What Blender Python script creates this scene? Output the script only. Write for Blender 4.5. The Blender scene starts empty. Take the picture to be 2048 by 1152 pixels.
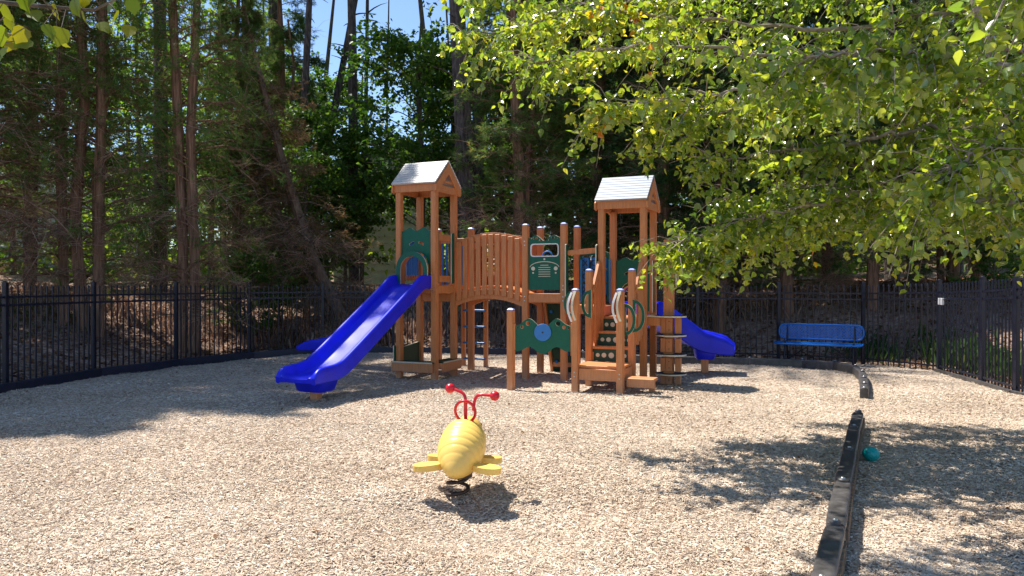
import bpy, bmesh, math, random
import numpy as np
from mathutils import Vector, Matrix, geometry
R = math.radians
random.seed(7)
rng = np.random.default_rng(11)
S = bpy.context.scene
COL = S.collection

# ------------------------------------------------------------------ camera, light, exposure
H = 1.6
F = 1500.0                       # focal length in pixels of a 2048 wide picture
HOR = 566.0
cam_d = bpy.data.cameras.new("camera")
cam = bpy.data.objects.new("camera", cam_d)
COL.objects.link(cam)
cam.location = (0, 0, H)
cam.rotation_euler = (R(90) - math.atan((576 - HOR) / F), 0, 0)
cam_d.sensor_width = 36
cam_d.lens = F / 2048 * 36
cam_d.clip_start = 0.05
cam_d.clip_end = 2000
S.camera = cam

SUN = Vector((-0.42, 0.31, 1.0)).normalized()
sun_el = math.asin(SUN.z)
sun_az = math.atan2(SUN.x, SUN.y)
world = bpy.data.worlds.new("World")
S.world = world
world.use_nodes = True
wn = world.node_tree
wn.nodes.clear()
sky = wn.nodes.new("ShaderNodeTexSky")
sky.sky_type = 'NISHITA'
sky.sun_disc = False
sky.sun_elevation = sun_el
sky.sun_rotation = sun_az
sky.air_density = 0.85
sky.altitude = 0
sky.dust_density = 0.1
sky.ozone_density = 3.0
bg = wn.nodes.new("ShaderNodeBackground")
bg.inputs[1].default_value = 0.12
wo = wn.nodes.new("ShaderNodeOutputWorld")
wn.links.new(sky.outputs[0], bg.inputs[0])
wn.links.new(bg.outputs[0], wo.inputs[0])
sun_d = bpy.data.lights.new("sun", 'SUN')
sun_d.energy = 4.9
sun_d.angle = R(0.53)
sun_d.color = (1.0, 0.945, 0.87)
sun = bpy.data.objects.new("sun", sun_d)
COL.objects.link(sun)
sun.location = SUN * 60
sun.rotation_euler = SUN.to_track_quat('Z', 'Y').to_euler()

S.render.engine = 'CYCLES'
S.view_settings.view_transform = 'Standard'
S.view_settings.look = 'None'
S.view_settings.exposure = 0.9
S.view_settings.gamma = 1
S.cycles.use_denoising = True
S.cycles.max_bounces = 7
S.cycles.diffuse_bounces = 4
S.cycles.glossy_bounces = 2
S.cycles.transmission_bounces = 4
S.cycles.sample_clamp_indirect = 6
S.cycles.caustics_reflective = False
S.cycles.caustics_refractive = False

# ------------------------------------------------------------------ helpers
def at(u, v, y):
    """point seen at full size pixel (u, v) at distance y"""
    return Vector(((u - 1024) / F * y, y, H - (v - HOR) / F * y))

def tag(o, label=None, cat=None, group=None, kind=None):
    if label: o['label'] = label
    if cat: o['category'] = cat
    if group: o['group'] = group
    if kind: o['kind'] = kind
    return o

def thing(name, label, cat, loc=(0, 0, 0), rz=0, group=None):
    o = bpy.data.objects.new(name, None)
    COL.objects.link(o)
    o.location = loc
    o.rotation_euler = (0, 0, rz)
    o.empty_display_size = 0.2
    return tag(o, label, cat, group)

def link(name, me, mats, parent=None):
    for m in (mats if isinstance(mats, (list, tuple)) else [mats]):
        if not me.materials or m.name not in me.materials: me.materials.append(m)
    o = bpy.data.objects.new(name, me)
    COL.objects.link(o)
    if parent is not None: o.parent = parent
    return o

class MB:
    def __init__(s):
        s.v, s.f, s.m = [], [], []
    def add(s, verts, faces, mi=0):
        n = len(s.v)
        s.v.extend([tuple(p) for p in verts])
        for f in faces:
            s.f.append([i + n for i in f]); s.m.append(mi)
        return s
    def box(s, c, size, rot=None, mi=0):
        x, y, z = size[0] / 2, size[1] / 2, size[2] / 2
        p = [Vector(q) for q in ((-x,-y,-z),(x,-y,-z),(x,y,-z),(-x,y,-z),(-x,-y,z),(x,-y,z),(x,y,z),(-x,y,z))]
        if rot is not None: p = [rot @ q for q in p]
        c = Vector(c)
        return s.add([q + c for q in p], [(0,3,2,1),(4,5,6,7),(0,1,5,4),(1,2,6,5),(2,3,7,6),(3,0,4,7)], mi)
    def bar(s, a, b, w, h, up=(0, 0, 1), mi=0):
        """box from a to b, w wide sideways, h tall"""
        a, b = Vector(a), Vector(b)
        d = (b - a); L = d.length; d.normalize()
        sd = d.cross(Vector(up)).normalized(); u = sd.cross(d)
        rot = Matrix((d, sd, u)).transposed()
        return s.box((a + b) / 2, (L, w, h), rot, mi)
    def tube(s, pts, rad, sides=8, mi=0, closed=False, caps=True):
        pts = [Vector(p) for p in pts]
        n = len(pts)
        if not isinstance(rad, (list, tuple)): rad = [rad] * n
        vs, fs = [], []
        ref = None
        for k, p in enumerate(pts):
            if closed: d = pts[(k + 1) % n] - pts[k - 1]
            else: d = pts[min(k + 1, n - 1)] - pts[max(k - 1, 0)]
            d.normalize()
            if ref is None: ref = Vector((0, 0, 1)) if abs(d.z) < .9 else Vector((1, 0, 0))
            x = (ref - d * ref.dot(d)).normalized(); y = d.cross(x); ref = x
            for q in range(sides):
                a = 2 * math.pi * q / sides
                vs.append(p + (x * math.cos(a) + y * math.sin(a)) * rad[k])
        for k in range(n if closed else n - 1):
            k2 = (k + 1) % n
            for q in range(sides):
                q2 = (q + 1) % sides
                fs.append((k * sides + q, k * sides + q2, k2 * sides + q2, k2 * sides + q))
        if caps and not closed:
            fs.append(tuple(range(sides - 1, -1, -1)))
            fs.append(tuple(range((n - 1) * sides, n * sides)))
        return s.add(vs, fs, mi)
    def sphere(s, c, r, seg=20, rings=12, mi=0, rot=None):
        c = Vector(c)
        if not isinstance(r, (list, tuple)): r = (r, r, r)
        vs = []
        for i in range(rings + 1):
            t = math.pi * i / rings
            for j in range(seg):
                a = 2 * math.pi * j / seg
                q = Vector((r[0] * math.sin(t) * math.cos(a), r[1] * math.sin(t) * math.sin(a), r[2] * math.cos(t)))
                if rot is not None: q = rot @ q
                vs.append(c + q)
        fs = []
        for i in range(rings):
            for j in range(seg):
                j2 = (j + 1) % seg
                fs.append((i * seg + j, (i + 1) * seg + j, (i + 1) * seg + j2, i * seg + j2))
        return s.add(vs, fs, mi)
    def plate(s, loops, th, M=None, mf=0, ms=0):
        """loops in local x,z ; thickness along y, centred; first loop outer, rest holes"""
        M = M or Matrix.Identity(4)
        tris = geometry.tessellate_polygon([[Vector((p[0], p[1], 0)) for p in lp] for lp in loops])
        flat = [p for lp in loops for p in lp]
        n = len(flat)
        vs = [M @ Vector((p[0], -th / 2, p[1])) for p in flat] + [M @ Vector((p[0], th / 2, p[1])) for p in flat]
        fr = []
        for t in tris:
            a, b, c = [flat[i] for i in t]
            ar = (b[0]-a[0])*(c[1]-a[1]) - (c[0]-a[0])*(b[1]-a[1])
            t = tuple(t) if ar > 0 else tuple(t)[::-1]
            fr.append(t)
        s.add(vs, fr + [tuple(i + n for i in t[::-1]) for t in fr], mf)
        base = len(s.v) - 2 * n
        k = 0
        for li, lp in enumerate(loops):
            m = len(lp)
            area = sum(lp[i][0]*lp[(i+1)%m][1]-lp[(i+1)%m][0]*lp[i][1] for i in range(m))
            ccw = area > 0
            if li > 0: ccw = not ccw
            for i in range(m):
                a, b = base + k + i, base + k + (i + 1) % m
                s.f.append([a, a + n, b + n, b] if ccw else [a, b, b + n, a + n]); s.m.append(ms)
            k += m
        return s
    def build(s, name, mats, parent=None, bevel=0, smooth=None, seg=1):
        me = bpy.data.meshes.new(name)
        me.from_pydata(s.v, [], s.f)
        for mm in (mats if isinstance(mats, (list, tuple)) else [mats]): me.materials.append(mm)
        if any(s.m): me.polygons.foreach_set('material_index', s.m)
        if bevel:
            bm = bmesh.new(); bm.from_mesh(me)
            es = [e for e in bm.edges if len(e.link_faces) == 2 and e.calc_face_angle(0) > R(30)]
            bmesh.ops.bevel(bm, geom=es, offset=bevel, segments=seg, affect='EDGES', clamp_overlap=True)
            bm.to_mesh(me); bm.free()
        if smooth is not None:
            me.polygons.foreach_set('use_smooth', [True] * len(me.polygons))
            me.set_sharp_from_angle(angle=R(smooth))
        me.update()
        o = bpy.data.objects.new(name, me)
        COL.objects.link(o)
        if parent is not None: o.parent = parent
        return o

def arc(cx, cz, rx, rz, a0, a1, n):
    return [(cx + rx * math.cos(R(a0 + (a1 - a0) * i / n)), cz + rz * math.sin(R(a0 + (a1 - a0) * i / n))) for i in range(n + 1)]
def circ(cx, cz, r, n=16):
    return arc(cx, cz, r, r, 0, 360, n)[:-1]
def rrect(x0, z0, x1, z1, r, n=4):
    return (arc(x1 - r, z1 - r, r, r, 0, 90, n) + arc(x0 + r, z1 - r, r, r, 90, 180, n)
            + arc(x0 + r, z0 + r, r, r, 180, 270, n) + arc(x1 - r, z0 + r, r, r, 270, 360, n))

def np_mesh(name, V, Fq, mat, parent=None, smooth=False):
    """V (n,3), Fq (m,k)"""
    me = bpy.data.meshes.new(name)
    n, (m, k) = len(V), Fq.shape
    me.vertices.add(n); me.vertices.foreach_set('co', np.ascontiguousarray(V, dtype=np.float32).ravel())
    me.loops.add(m * k); me.loops.foreach_set('vertex_index', np.ascontiguousarray(Fq, dtype=np.int32).ravel())
    me.polygons.add(m); me.polygons.foreach_set('loop_start', np.arange(0, m * k, k, dtype=np.int32))
    me.polygons.foreach_set('loop_total', np.full(m, k, dtype=np.int32))
    if smooth: me.polygons.foreach_set('use_smooth', np.ones(m, dtype=bool))
    me.update(calc_edges=True)
    me.materials.append(mat)
    o = bpy.data.objects.new(name, me)
    COL.objects.link(o)
    if parent is not None: o.parent = parent
    return o

def nrm(a):
    return a / np.maximum(np.linalg.norm(a, axis=1, keepdims=True), 1e-9)
def cards(C, D, U, size, tv, tf):
    """C centres, D long directions, U up hints, size (n,) ; template tv (k,3) in (along, side, normal), tf faces"""
    D = nrm(D); Sd = nrm(np.cross(D, U)); N = np.cross(Sd, D)
    tv = np.array(tv, float); tf = np.array(tf, int)
    V = C[:, None, :] + size[:, None, None] * (tv[None, :, 0:1] * D[:, None, :] + tv[None, :, 1:2] * Sd[:, None, :] + tv[None, :, 2:3] * N[:, None, :])
    n, k = len(C), len(tv)
    Fq = (np.arange(n) * k)[:, None, None] + tf[None, :, :]
    return V.reshape(-1, 3), Fq.reshape(-1, tf.shape[1])

# ------------------------------------------------------------------ materials
MAT = {}
def mat(name, col=(.5, .5, .5), rough=.5, spec=.5, metal=0, noise=None, bump=None, transl=0):
    m = bpy.data.materials.new(name); m.use_nodes = True
    nt = m.node_tree; b = nt.nodes['Principled BSDF']
    b.inputs['Base Color'].default_value = (*col, 1)
    b.inputs['Roughness'].default_value = rough
    b.inputs['Metallic'].default_value = metal
    b.inputs['Specular IOR Level'].default_value = spec
    tc = nt.nodes.new('ShaderNodeTexCoord')
    if noise:      # (scale, amount, (sx,sy,sz))
        mp = nt.nodes.new('ShaderNodeMapping'); mp.inputs['Scale'].default_value = noise[2]
        nt.links.new(tc.outputs['Object'], mp.inputs[0])
        nz = nt.nodes.new('ShaderNodeTexNoise'); nz.inputs['Scale'].default_value = noise[0]; nz.inputs['Detail'].default_value = 5
        nt.links.new(mp.outputs[0], nz.inputs[0])
        cr = nt.nodes.new('ShaderNodeValToRGB')
        a = noise[1]
        cr.color_ramp.elements[0].position = .3; cr.color_ramp.elements[1].position = .72
        cr.color_ramp.elements[0].color = (*[c * (1 - a) for c in col], 1)
        cr.color_ramp.elements[1].color = (*[min(1, c * (1 + a) + a * .01) for c in col], 1)
        nt.links.new(nz.outputs[0], cr.inputs[0]); nt.links.new(cr.outputs[0], b.inputs['Base Color'])
        rr = nt.nodes.new('ShaderNodeMapRange'); rr.inputs[3].default_value = max(.05, rough - .1); rr.inputs[4].default_value = min(1, rough + .12)
        nt.links.new(nz.outputs[0], rr.inputs[0]); nt.links.new(rr.outputs[0], b.inputs['Roughness'])
        if bump:
            bp = nt.nodes.new('ShaderNodeBump'); bp.inputs['Strength'].default_value = bump; bp.inputs['Distance'].default_value = .01
            nt.links.new(nz.outputs[0], bp.inputs['Height']); nt.links.new(bp.outputs[0], b.inputs['Normal'])
    MAT[name] = m
    return m

def dusty(name, z0=.0, z1=.32, dust=(.48, .38, .28)):
    '''a rim of dried mulch dust splashed up the foot of the lumber'''
    nt = MAT[name].node_tree; b = nt.nodes['Principled BSDF']
    tc = nt.nodes.new('ShaderNodeTexCoord'); sx = nt.nodes.new('ShaderNodeSeparateXYZ'); nt.links.new(tc.outputs['Object'], sx.inputs[0])
    nz = nt.nodes.new('ShaderNodeTexNoise'); nz.inputs['Scale'].default_value = 22; nz.inputs['Detail'].default_value = 4; nt.links.new(tc.outputs['Object'], nz.inputs[0])
    mr = nt.nodes.new('ShaderNodeMapRange'); mr.inputs[1].default_value = z0; mr.inputs[2].default_value = z1; mr.inputs[3].default_value = .62; mr.inputs[4].default_value = 0
    nt.links.new(sx.outputs[2], mr.inputs[0])
    ml = nt.nodes.new('ShaderNodeMath'); ml.operation = 'MULTIPLY'; nt.links.new(mr.outputs[0], ml.inputs[0]); nt.links.new(nz.outputs[0], ml.inputs[1])
    mx = nt.nodes.new('ShaderNodeMix'); mx.data_type = 'RGBA'; mx.inputs[7].default_value = (*dust, 1)
    src = b.inputs['Base Color'].links[0].from_socket
    nt.links.new(ml.outputs[0], mx.inputs[0]); nt.links.new(src, mx.inputs[6]); nt.links.new(mx.outputs[2], b.inputs['Base Color'])

def leafmat(name, cols, transl=.45, rough=.45, spec=.4, tcol=None, tboost=1.3):
    """colour varies leaf by leaf"""
    m = bpy.data.materials.new(name); m.use_nodes = True
    nt = m.node_tree; nt.nodes.clear()
    out = nt.nodes.new('ShaderNodeOutputMaterial')
    g = nt.nodes.new('ShaderNodeNewGeometry')
    cr = nt.nodes.new('ShaderNodeValToRGB')
    el = cr.color_ramp.elements
    while len(el) < len(cols): el.new(.5)
    for i, c in enumerate(cols):
        el[i].position = c[0]; el[i].color = (*c[1], 1)
    tc = nt.nodes.new('ShaderNodeTexCoord')
    nz = nt.nodes.new('ShaderNodeTexNoise'); nz.inputs['Scale'].default_value = .7
    nt.links.new(tc.outputs['Object'], nz.inputs[0])
    mx = nt.nodes.new('ShaderNodeMath'); mx.operation = 'MULTIPLY_ADD'
    nt.links.new(g.outputs['Random Per Island'], mx.inputs[0]); mx.inputs[1].default_value = .75
    ms = nt.nodes.new('ShaderNodeMath'); ms.operation = 'MULTIPLY_ADD'; ms.inputs[1].default_value = .7; ms.inputs[2].default_value = -.22
    nt.links.new(nz.outputs[0], ms.inputs[0]); nt.links.new(ms.outputs[0], mx.inputs[2])
    nt.links.new(mx.outputs[0], cr.inputs[0])
    b = nt.nodes.new('ShaderNodeBsdfPrincipled')
    b.inputs['Roughness'].default_value = rough; b.inputs['Specular IOR Level'].default_value = spec
    if spec >= 1: b.inputs['Coat Weight'].default_value = .7; b.inputs['Coat Roughness'].default_value = .22
    nt.links.new(cr.outputs[0], b.inputs['Base Color'])
    t = nt.nodes.new('ShaderNodeBsdfTranslucent')
    hs = nt.nodes.new('ShaderNodeHueSaturation'); hs.inputs['Value'].default_value = tboost; hs.inputs['Hue'].default_value = .485; hs.inputs['Saturation'].default_value = 1.1
    nt.links.new(cr.outputs[0], hs.inputs['Color']); nt.links.new(hs.outputs[0], t.inputs[0])
    mix = nt.nodes.new('ShaderNodeMixShader'); mix.inputs[0].default_value = transl
    nt.links.new(b.outputs[0], mix.inputs[1]); nt.links.new(t.outputs[0], mix.inputs[2]); nt.links.new(mix.outputs[0], out.inputs[0])
    MAT[name] = m
    return m

mat('orange_plastic_lumber', (.56, .218, .076), .5, .4, noise=(9, .16, (6, 6, .5)), bump=.12)
dusty('orange_plastic_lumber')
mat('blue_slide_plastic', (.008, .016, .64), .36, .35, noise=(5, .16, (1, 1, 1)))
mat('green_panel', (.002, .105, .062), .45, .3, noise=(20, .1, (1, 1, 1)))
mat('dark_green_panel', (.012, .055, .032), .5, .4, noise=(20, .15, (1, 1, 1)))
mat('cream_core', (.66, .60, .46), .5, .4, noise=(12, .08, (1, 1, 1)))
mat('sky_blue_plastic', (.015, .17, .50), .38, .5, noise=(10, .1, (1, 1, 1)))
mat('roof_plastic', (.52, .49, .44), .5, .4, noise=(6, .07, (.6, 4, 4)))
mat('roof_plastic_pale', (.33, .365, .41), .5, .4, noise=(6, .07, (.6, 4, 4)))
mat('cap_plastic', (.22, .33, .72), .35, .5)
mat('white_metal', (.72, .72, .74), .35, .5)
mat('galvanised', (.55, .55, .56), .3, .5, metal=.9)
mat('fence_black', (.009, .010, .022), .4, .45, noise=(8, .2, (1, 1, 1)))
mat('border_plastic', (.062, .057, .056), .42, .5, noise=(14, .45, (1, 1, 1)), bump=.1)
mat('kerb_black', (.010, .012, .028), .45, .5, noise=(10, .3, (1, 1, 1)))
mat('rib_tan', (.24, .175, .12), .8, .2, noise=(30, .3, (1, 1, 1)))
mat('bee_yellow', (.86, .565, .135), .34, .5, noise=(3, .06, (1, 1, 1)))
mat('bee_red', (.60, .006, .02), .28, .6)
mat('spring_steel', (.035, .022, .016), .6, .4, noise=(40, .4, (1, 1, 1)))
mat('black_rubber', (.02, .02, .02), .6, .3)
mat('ball_teal', (.0, .36, .33), .3, .5, noise=(60, .3, (1, 1, 1)), bump=.4)
mat('bench_blue', (.006, .14, .52), .35, .5, noise=(10, .12, (1, 1, 1)))
mat('bark_cedar', (.25, .145, .092), .95, .1, noise=(7, .55, (4, 4, .45)), bump=1.0)
mat('bark_pine', (.10, .082, .075), .95, .1, noise=(9, .55, (2, 2, .6)), bump=1.0)
mat('bark_grey', (.12, .10, .08), .9, .1, noise=(9, .5, (2, 2, .5)), bump=.8)
mat('dead_wood', (.17, .12, .085), .95, .1, noise=(9, .4, (2, 2, .5)), bump=.6)
mat('siding', (.74, .70, .60), .6, .3, noise=(3, .08, (1, 1, 1)))
mat('house_white', (.75, .75, .74), .6, .3, noise=(3, .05, (1, 1, 1)))
mat('shingle', (.13, .12, .12), .9, .1, noise=(14, .3, (1, 1, 1)))
mat('window_glass', (.03, .04, .05), .08, .8)
leafmat('cedar_leaf', [(0, (.06, .14, .035)), (.45, (.10, .20, .05)), (.8, (.19, .26, .06)), (1, (.28, .17, .07))], .5, .6, .2)
leafmat('cedar_dark', [(0, (.022, .065, .02)), (.5, (.045, .11, .03)), (1, (.09, .16, .04))], .4, .6, .25)
leafmat('cedar_brown', [(0, (.07, .08, .03)), (.35, (.13, .105, .045)), (.7, (.24, .15, .08)), (1, (.32, .19, .11))], .35, .8, .1)
leafmat('maple_leaf', [(0, (.035, .10, .02)), (.5, (.07, .17, .028)), (.85, (.15, .26, .034)), (1, (.20, .27, .035))], .5, .45, .35)
leafmat('pear_leaf', [(0, (.065, .14, .025)), (.4, (.16, .25, .034)), (.8, (.31, .37, .05)), (.975, (.48, .44, .055)), (1, (.55, .20, .02))], .5, .25, 1.0, tboost=1.95)
mat('bark_bough', (.30, .25, .20), .8, .2, noise=(20, .4, (1, 1, 1)), bump=.5)
leafmat('near_leaf', [(0, (.06, .11, .014)), (.5, (.13, .18, .018)), (1, (.26, .24, .02))], .55, .4, .5, tboost=1.25)
leafmat('woodland_leaf', [(0, (.05, .13, .02)), (.5, (.12, .24, .03)), (1, (.30, .36, .05))], .55, .5, .3, tboost=1.6)
leafmat('pine_needle', [(0, (.02, .05, .018)), (.6, (.05, .10, .03)), (1, (.10, .13, .04))], .2, .6, .2)
leafmat('grass_blade', [(0, (.025, .06, .015)), (.6, (.05, .11, .025)), (1, (.13, .15, .05))], .35, .5, .3)
leafmat('twig_straw', [(0, (.18, .12, .08)), (.5, (.40, .26, .17)), (1, (.62, .47, .36))], .25, .9, .1)
leafmat('chip', [(0, (.14, .085, .055)), (.12, (.35, .245, .165)), (.38, (.55, .43, .31)), (.75, (.67, .565, .44)), (1, (.81, .74, .64))], .0, .85, .15)
leafmat('dry_leaf', [(0, (.10, .045, .02)), (.6, (.20, .10, .045)), (1, (.34, .20, .09))], .2, .7, .2)

def ground_mat(name, stops, scales, bumpd, fine=1.0, big=.18):
    m = bpy.data.materials.new(name); m.use_nodes = True
    nt = m.node_tree; b = nt.nodes['Principled BSDF']; b.inputs['Roughness'].default_value = .9
    b.inputs['Specular IOR Level'].default_value = .15
    tc = nt.nodes.new('ShaderNodeTexCoord')
    def layer(ang, sc):
        mp = nt.nodes.new('ShaderNodeMapping'); mp.inputs['Rotation'].default_value = (0, 0, R(ang)); mp.inputs['Scale'].default_value = (sc[0], sc[1], sc[0])
        nt.links.new(tc.outputs['Object'], mp.inputs[0])
        v = nt.nodes.new('ShaderNodeTexVoronoi'); v.inputs['Scale'].default_value = 1
        nt.links.new(mp.outputs[0], v.inputs['Vector'])
        return v
    vs = [layer(a, sc) for a, sc in scales]
    nz = nt.nodes.new('ShaderNodeTexNoise'); nz.inputs['Scale'].default_value = 26 * fine; nz.inputs['Detail'].default_value = 2
    nt.links.new(tc.outputs['Object'], nz.inputs[0])
    def mixn(a, b_, fac, lo, hi, typ='RGBA'):
        mr = nt.nodes.new('ShaderNodeMapRange'); mr.inputs[1].default_value = lo; mr.inputs[2].default_value = hi
        nt.links.new(fac, mr.inputs[0])
        mx = nt.nodes.new('ShaderNodeMix'); mx.data_type = 'RGBA'
        nt.links.new(mr.outputs[0], mx.inputs[0]); nt.links.new(a, mx.inputs[6]); nt.links.new(b_, mx.inputs[7])
        return mx.outputs[2]
    sep = [nt.nodes.new('ShaderNodeSeparateColor') for _ in vs]
    for s_, v in zip(sep, vs): nt.links.new(v.outputs['Color'], s_.inputs[0])
    c = mixn(sep[0].outputs[0], sep[1].outputs[0], nz.outputs[0], .47, .53)
    c = mixn(c, sep[2].outputs[0], nz.outputs[0], .58, .62)
    cr = nt.nodes.new('ShaderNodeValToRGB'); el = cr.color_ramp.elements
    while len(el) < len(stops): el.new(.5)
    for i, s_ in enumerate(stops): el[i].position = s_[0]; el[i].color = (*s_[1], 1)
    nt.links.new(c, cr.inputs[0])
    nb = nt.nodes.new('ShaderNodeTexNoise'); nb.inputs['Scale'].default_value = .55; nb.inputs['Detail'].default_value = 6
    nt.links.new(tc.outputs['Object'], nb.inputs[0])
    mr = nt.nodes.new('ShaderNodeMapRange'); mr.inputs[1].default_value = .3; mr.inputs[2].default_value = .7; mr.inputs[3].default_value = 1 - big; mr.inputs[4].default_value = 1 + big * .6
    nt.links.new(nb.outputs[0], mr.inputs[0])
    mul = nt.nodes.new('ShaderNodeVectorMath'); mul.operation = 'SCALE'
    nt.links.new(cr.outputs[0], mul.inputs[0]); nt.links.new(mr.outputs[0], mul.inputs['Scale'])
    nt.links.new(mul.outputs[0], b.inputs['Base Color'])
    d = mixn(vs[0].outputs['Distance'], vs[1].outputs['Distance'], nz.outputs[0], .47, .53)
    ad = nt.nodes.new('ShaderNodeMath'); ad.operation = 'SUBTRACT'; nt.links.new(c, ad.inputs[0]); nt.links.new(d, ad.inputs[1])
    bp = nt.nodes.new('ShaderNodeBump'); bp.inputs['Strength'].default_value = .9; bp.inputs['Distance'].default_value = bumpd
    nt.links.new(ad.outputs[0], bp.inputs['Height']); nt.links.new(bp.outputs[0], b.inputs['Normal'])
    MAT[name] = m
ground_mat('wood_chips', [(0, (.15, .095, .065)), (.18, (.36, .25, .175)), (.5, (.53, .42, .315)), (.8, (.65, .55, .435)), (1, (.78, .71, .61))],
           [(20, (34, 105)), (75, (30, 95)), (-40, (36, 115))], .009, 1.0, .30)
ground_mat('leaf_litter', [(0, (.13, .07, .05)), (.35, (.30, .185, .125)), (.7, (.46, .32, .235)), (1, (.60, .47, .38))],
           [(35, (9, 60)), (100, (8, 55)), (-20, (12, 50))], .02, .6, .35)
# ------------------------------------------------------------------ terrain
FENCE = [(-9.2, 3.0), (-8.3, 5.6), (-7.9, 7.5), (-7.7, 9.3), (-7.5, 11.1), (-7.2, 12.9), (-6.5, 14.5), (-5.65, 16.1), (-4.4, 17.45),
         (-2.75, 17.35), (-1.05, 17.1), (.65, 16.85), (2.35, 16.6), (4.03, 16.3), (5.6, 15.75), (7.0, 14.95),
         (7.72, 13.55), (7.5, 11.95), (7.27, 10.8), (7.4, 9.2), (7.7, 7.4), (8.1, 5.6), (8.6, 3.0)]
POLY = np.array(FENCE + [(9.5, -6), (-10, -6)])
def inside(x, y, P=POLY):
    r = np.zeros(x.shape, bool); n = len(P)
    for i in range(n):
        x0, y0 = P[i]; x1, y1 = P[(i + 1) % n]
        c = ((y0 > y) != (y1 > y)) & (x < (x1 - x0) * (y - y0) / (y1 - y0 + 1e-12) + x0)
        r ^= c
    return r
def polydist(x, y, P=POLY):
    d = np.full(x.shape, 1e9); n = len(P)
    for i in range(n):
        a = P[i]; b = P[(i + 1) % n]; ab = b - a
        t = np.clip(((x - a[0]) * ab[0] + (y - a[1]) * ab[1]) / (ab @ ab), 0, 1)
        d = np.minimum(d, np.hypot(x - a[0] - t * ab[0], y - a[1] - t * ab[1]))
    return d
def sm(t):
    t = np.clip(t, 0, 1); return t * t * (3 - 2 * t)
def wob(x, y, s=1.0):
    return (np.sin(x * 1.3 * s + 1.7 * np.sin(y * .9 * s)) + np.sin(y * 1.7 * s + 1.1 + 1.3 * np.sin(x * 1.1 * s)) + .5 * np.sin((x + y) * 3.1 * s)) / 2.5
def terr(x, y):
    x = np.asarray(x, float); y = np.asarray(y, float)
    ins = inside(x, y); d = polydist(x, y)
    back = sm((y - 4) / 6)
    hh = np.where(x < 0, 1.35, 1.65)
    zz = (sm((d - .15) / 6.5) * hh + sm((d - 8) / 30) * 1.6) * (.25 + .75 * back) + .09 * wob(x, y) * sm((d - .3) / 2) - .05
    return np.where(ins, np.where(d > .3, -.30, -.06), zz)
def tz(x, y): return float(terr(np.array([x]), np.array([y]))[0])

def axis(a, b, c, d, fine, coarse):
    far1 = -np.geomspace(1, a, coarse)[::-1] + b
    far2 = np.geomspace(1, d, coarse) + c
    return np.concatenate([far1, np.arange(b, c, fine), far2])
gx = axis(400, -16, 16, 400, .25, 26); gy = axis(200, -6, 32, 500, .25, 26)
X, Y = np.meshgrid(gx, gy)
Z = terr(X.ravel(), Y.ravel())
V = np.stack([X.ravel(), Y.ravel(), Z], 1)
nx = len(gx)
ii = (np.arange(len(gy) - 1)[:, None] * nx + np.arange(nx - 1)[None, :]).ravel()
Fq = np.stack([ii, ii + 1, ii + nx + 1, ii + nx], 1)
tag(np_mesh('ground', V, Fq, MAT['leaf_litter'], smooth=True), 'brown leaf litter and pine straw bank behind the fence', kind='structure')

# play surface: a shallow bed of chips that fills the fenced yard
st = .12
gx = np.arange(-10.5, 10.5, st); gy = np.arange(-6, 18, st)
X, Y = np.meshgrid(gx, gy); nx = len(gx)
BEE_XY = (-.40, 5.80)
def chipz(x, y): return .020 * wob(x, y, 1.1) + .010 * wob(x + 3, y, 3.1) + .005 * wob(x, y + 5, 8.3) - .05 * np.exp(-(((x + 3.1) / .6) ** 2 + ((y - 9.6) / .5) ** 2)) - .14 * np.exp(-(((x - BEE_XY[0] - .22) / .66) ** 2 + ((y - BEE_XY[1] + .62) / .66) ** 2) ** 1.5)
xf, yf = X.ravel(), Y.ravel()
keep = inside(xf, yf) | (polydist(xf, yf) < .16)
V = np.stack([xf, yf, chipz(xf, yf)], 1)
ii = (np.arange(len(gy) - 1)[:, None] * nx + np.arange(nx - 1)[None, :]).ravel()
ok = keep[ii] & keep[ii + 1] & keep[ii + nx] & keep[ii + nx + 1]
ii = ii[ok]
Fq = np.stack([ii, ii + 1, ii + nx + 1, ii + nx], 1)
used = np.unique(Fq); remap = np.zeros(len(V), int); remap[used] = np.arange(len(used))
tag(np_mesh('play_surface', V[used], remap[Fq], MAT['wood_chips'], smooth=True), 'pale wood chip bed of the play yard', kind='structure')

# loose chips
def scatter(n, y0, y1, smin, smax):
    y = y0 * (y1 / y0) ** rng.random(n)
    x = (rng.random(n) * 2 - 1) * .74 * y
    k = inside(x, y); x, y = x[k], y[k]; n = len(x)
    s = (smin + (smax - smin) * rng.random(n) ** 2)
    a = rng.random(n) * 2 * np.pi
    D = np.stack([np.cos(a), np.sin(a), rng.normal(0, .22, n)], 1)
    U = np.stack([rng.normal(0, .28, n), rng.normal(0, .28, n), np.ones(n)], 1)
    C = np.stack([x, y, chipz(x, y) + .004 + rng.random(n) * .010], 1)
    w = .5
    tv = [(-.5, -.11, 0), (.5, -.09, 0), (.45, .10, .03), (-.48, .09, .02), (-.5, -.11, -.12), (.5, -.09, -.12), (.45, .10, -.12), (-.48, .09, -.12)]
    tf = [(0, 1, 2, 3), (4, 5, 1, 0), (6, 7, 3, 2), (5, 6, 2, 1)]
    return cards(C, D, U, s, tv, tf)
Vs, Fs, off = [], [], 0
for a in ((150000, 2.6, 6.0, .012, .038), (130000, 5.5, 11.0, .015, .042), (40000, 10.0, 17.2, .024, .052)):
    v, f = scatter(*a); Vs.append(v); Fs.append(f + off); off += len(v)
tag(np_mesh('wood_chips', np.concatenate(Vs), np.concatenate(Fs), MAT['chip']), 'loose pale wood chips strewn over the play yard', 'wood chips', kind='stuff')

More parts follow.
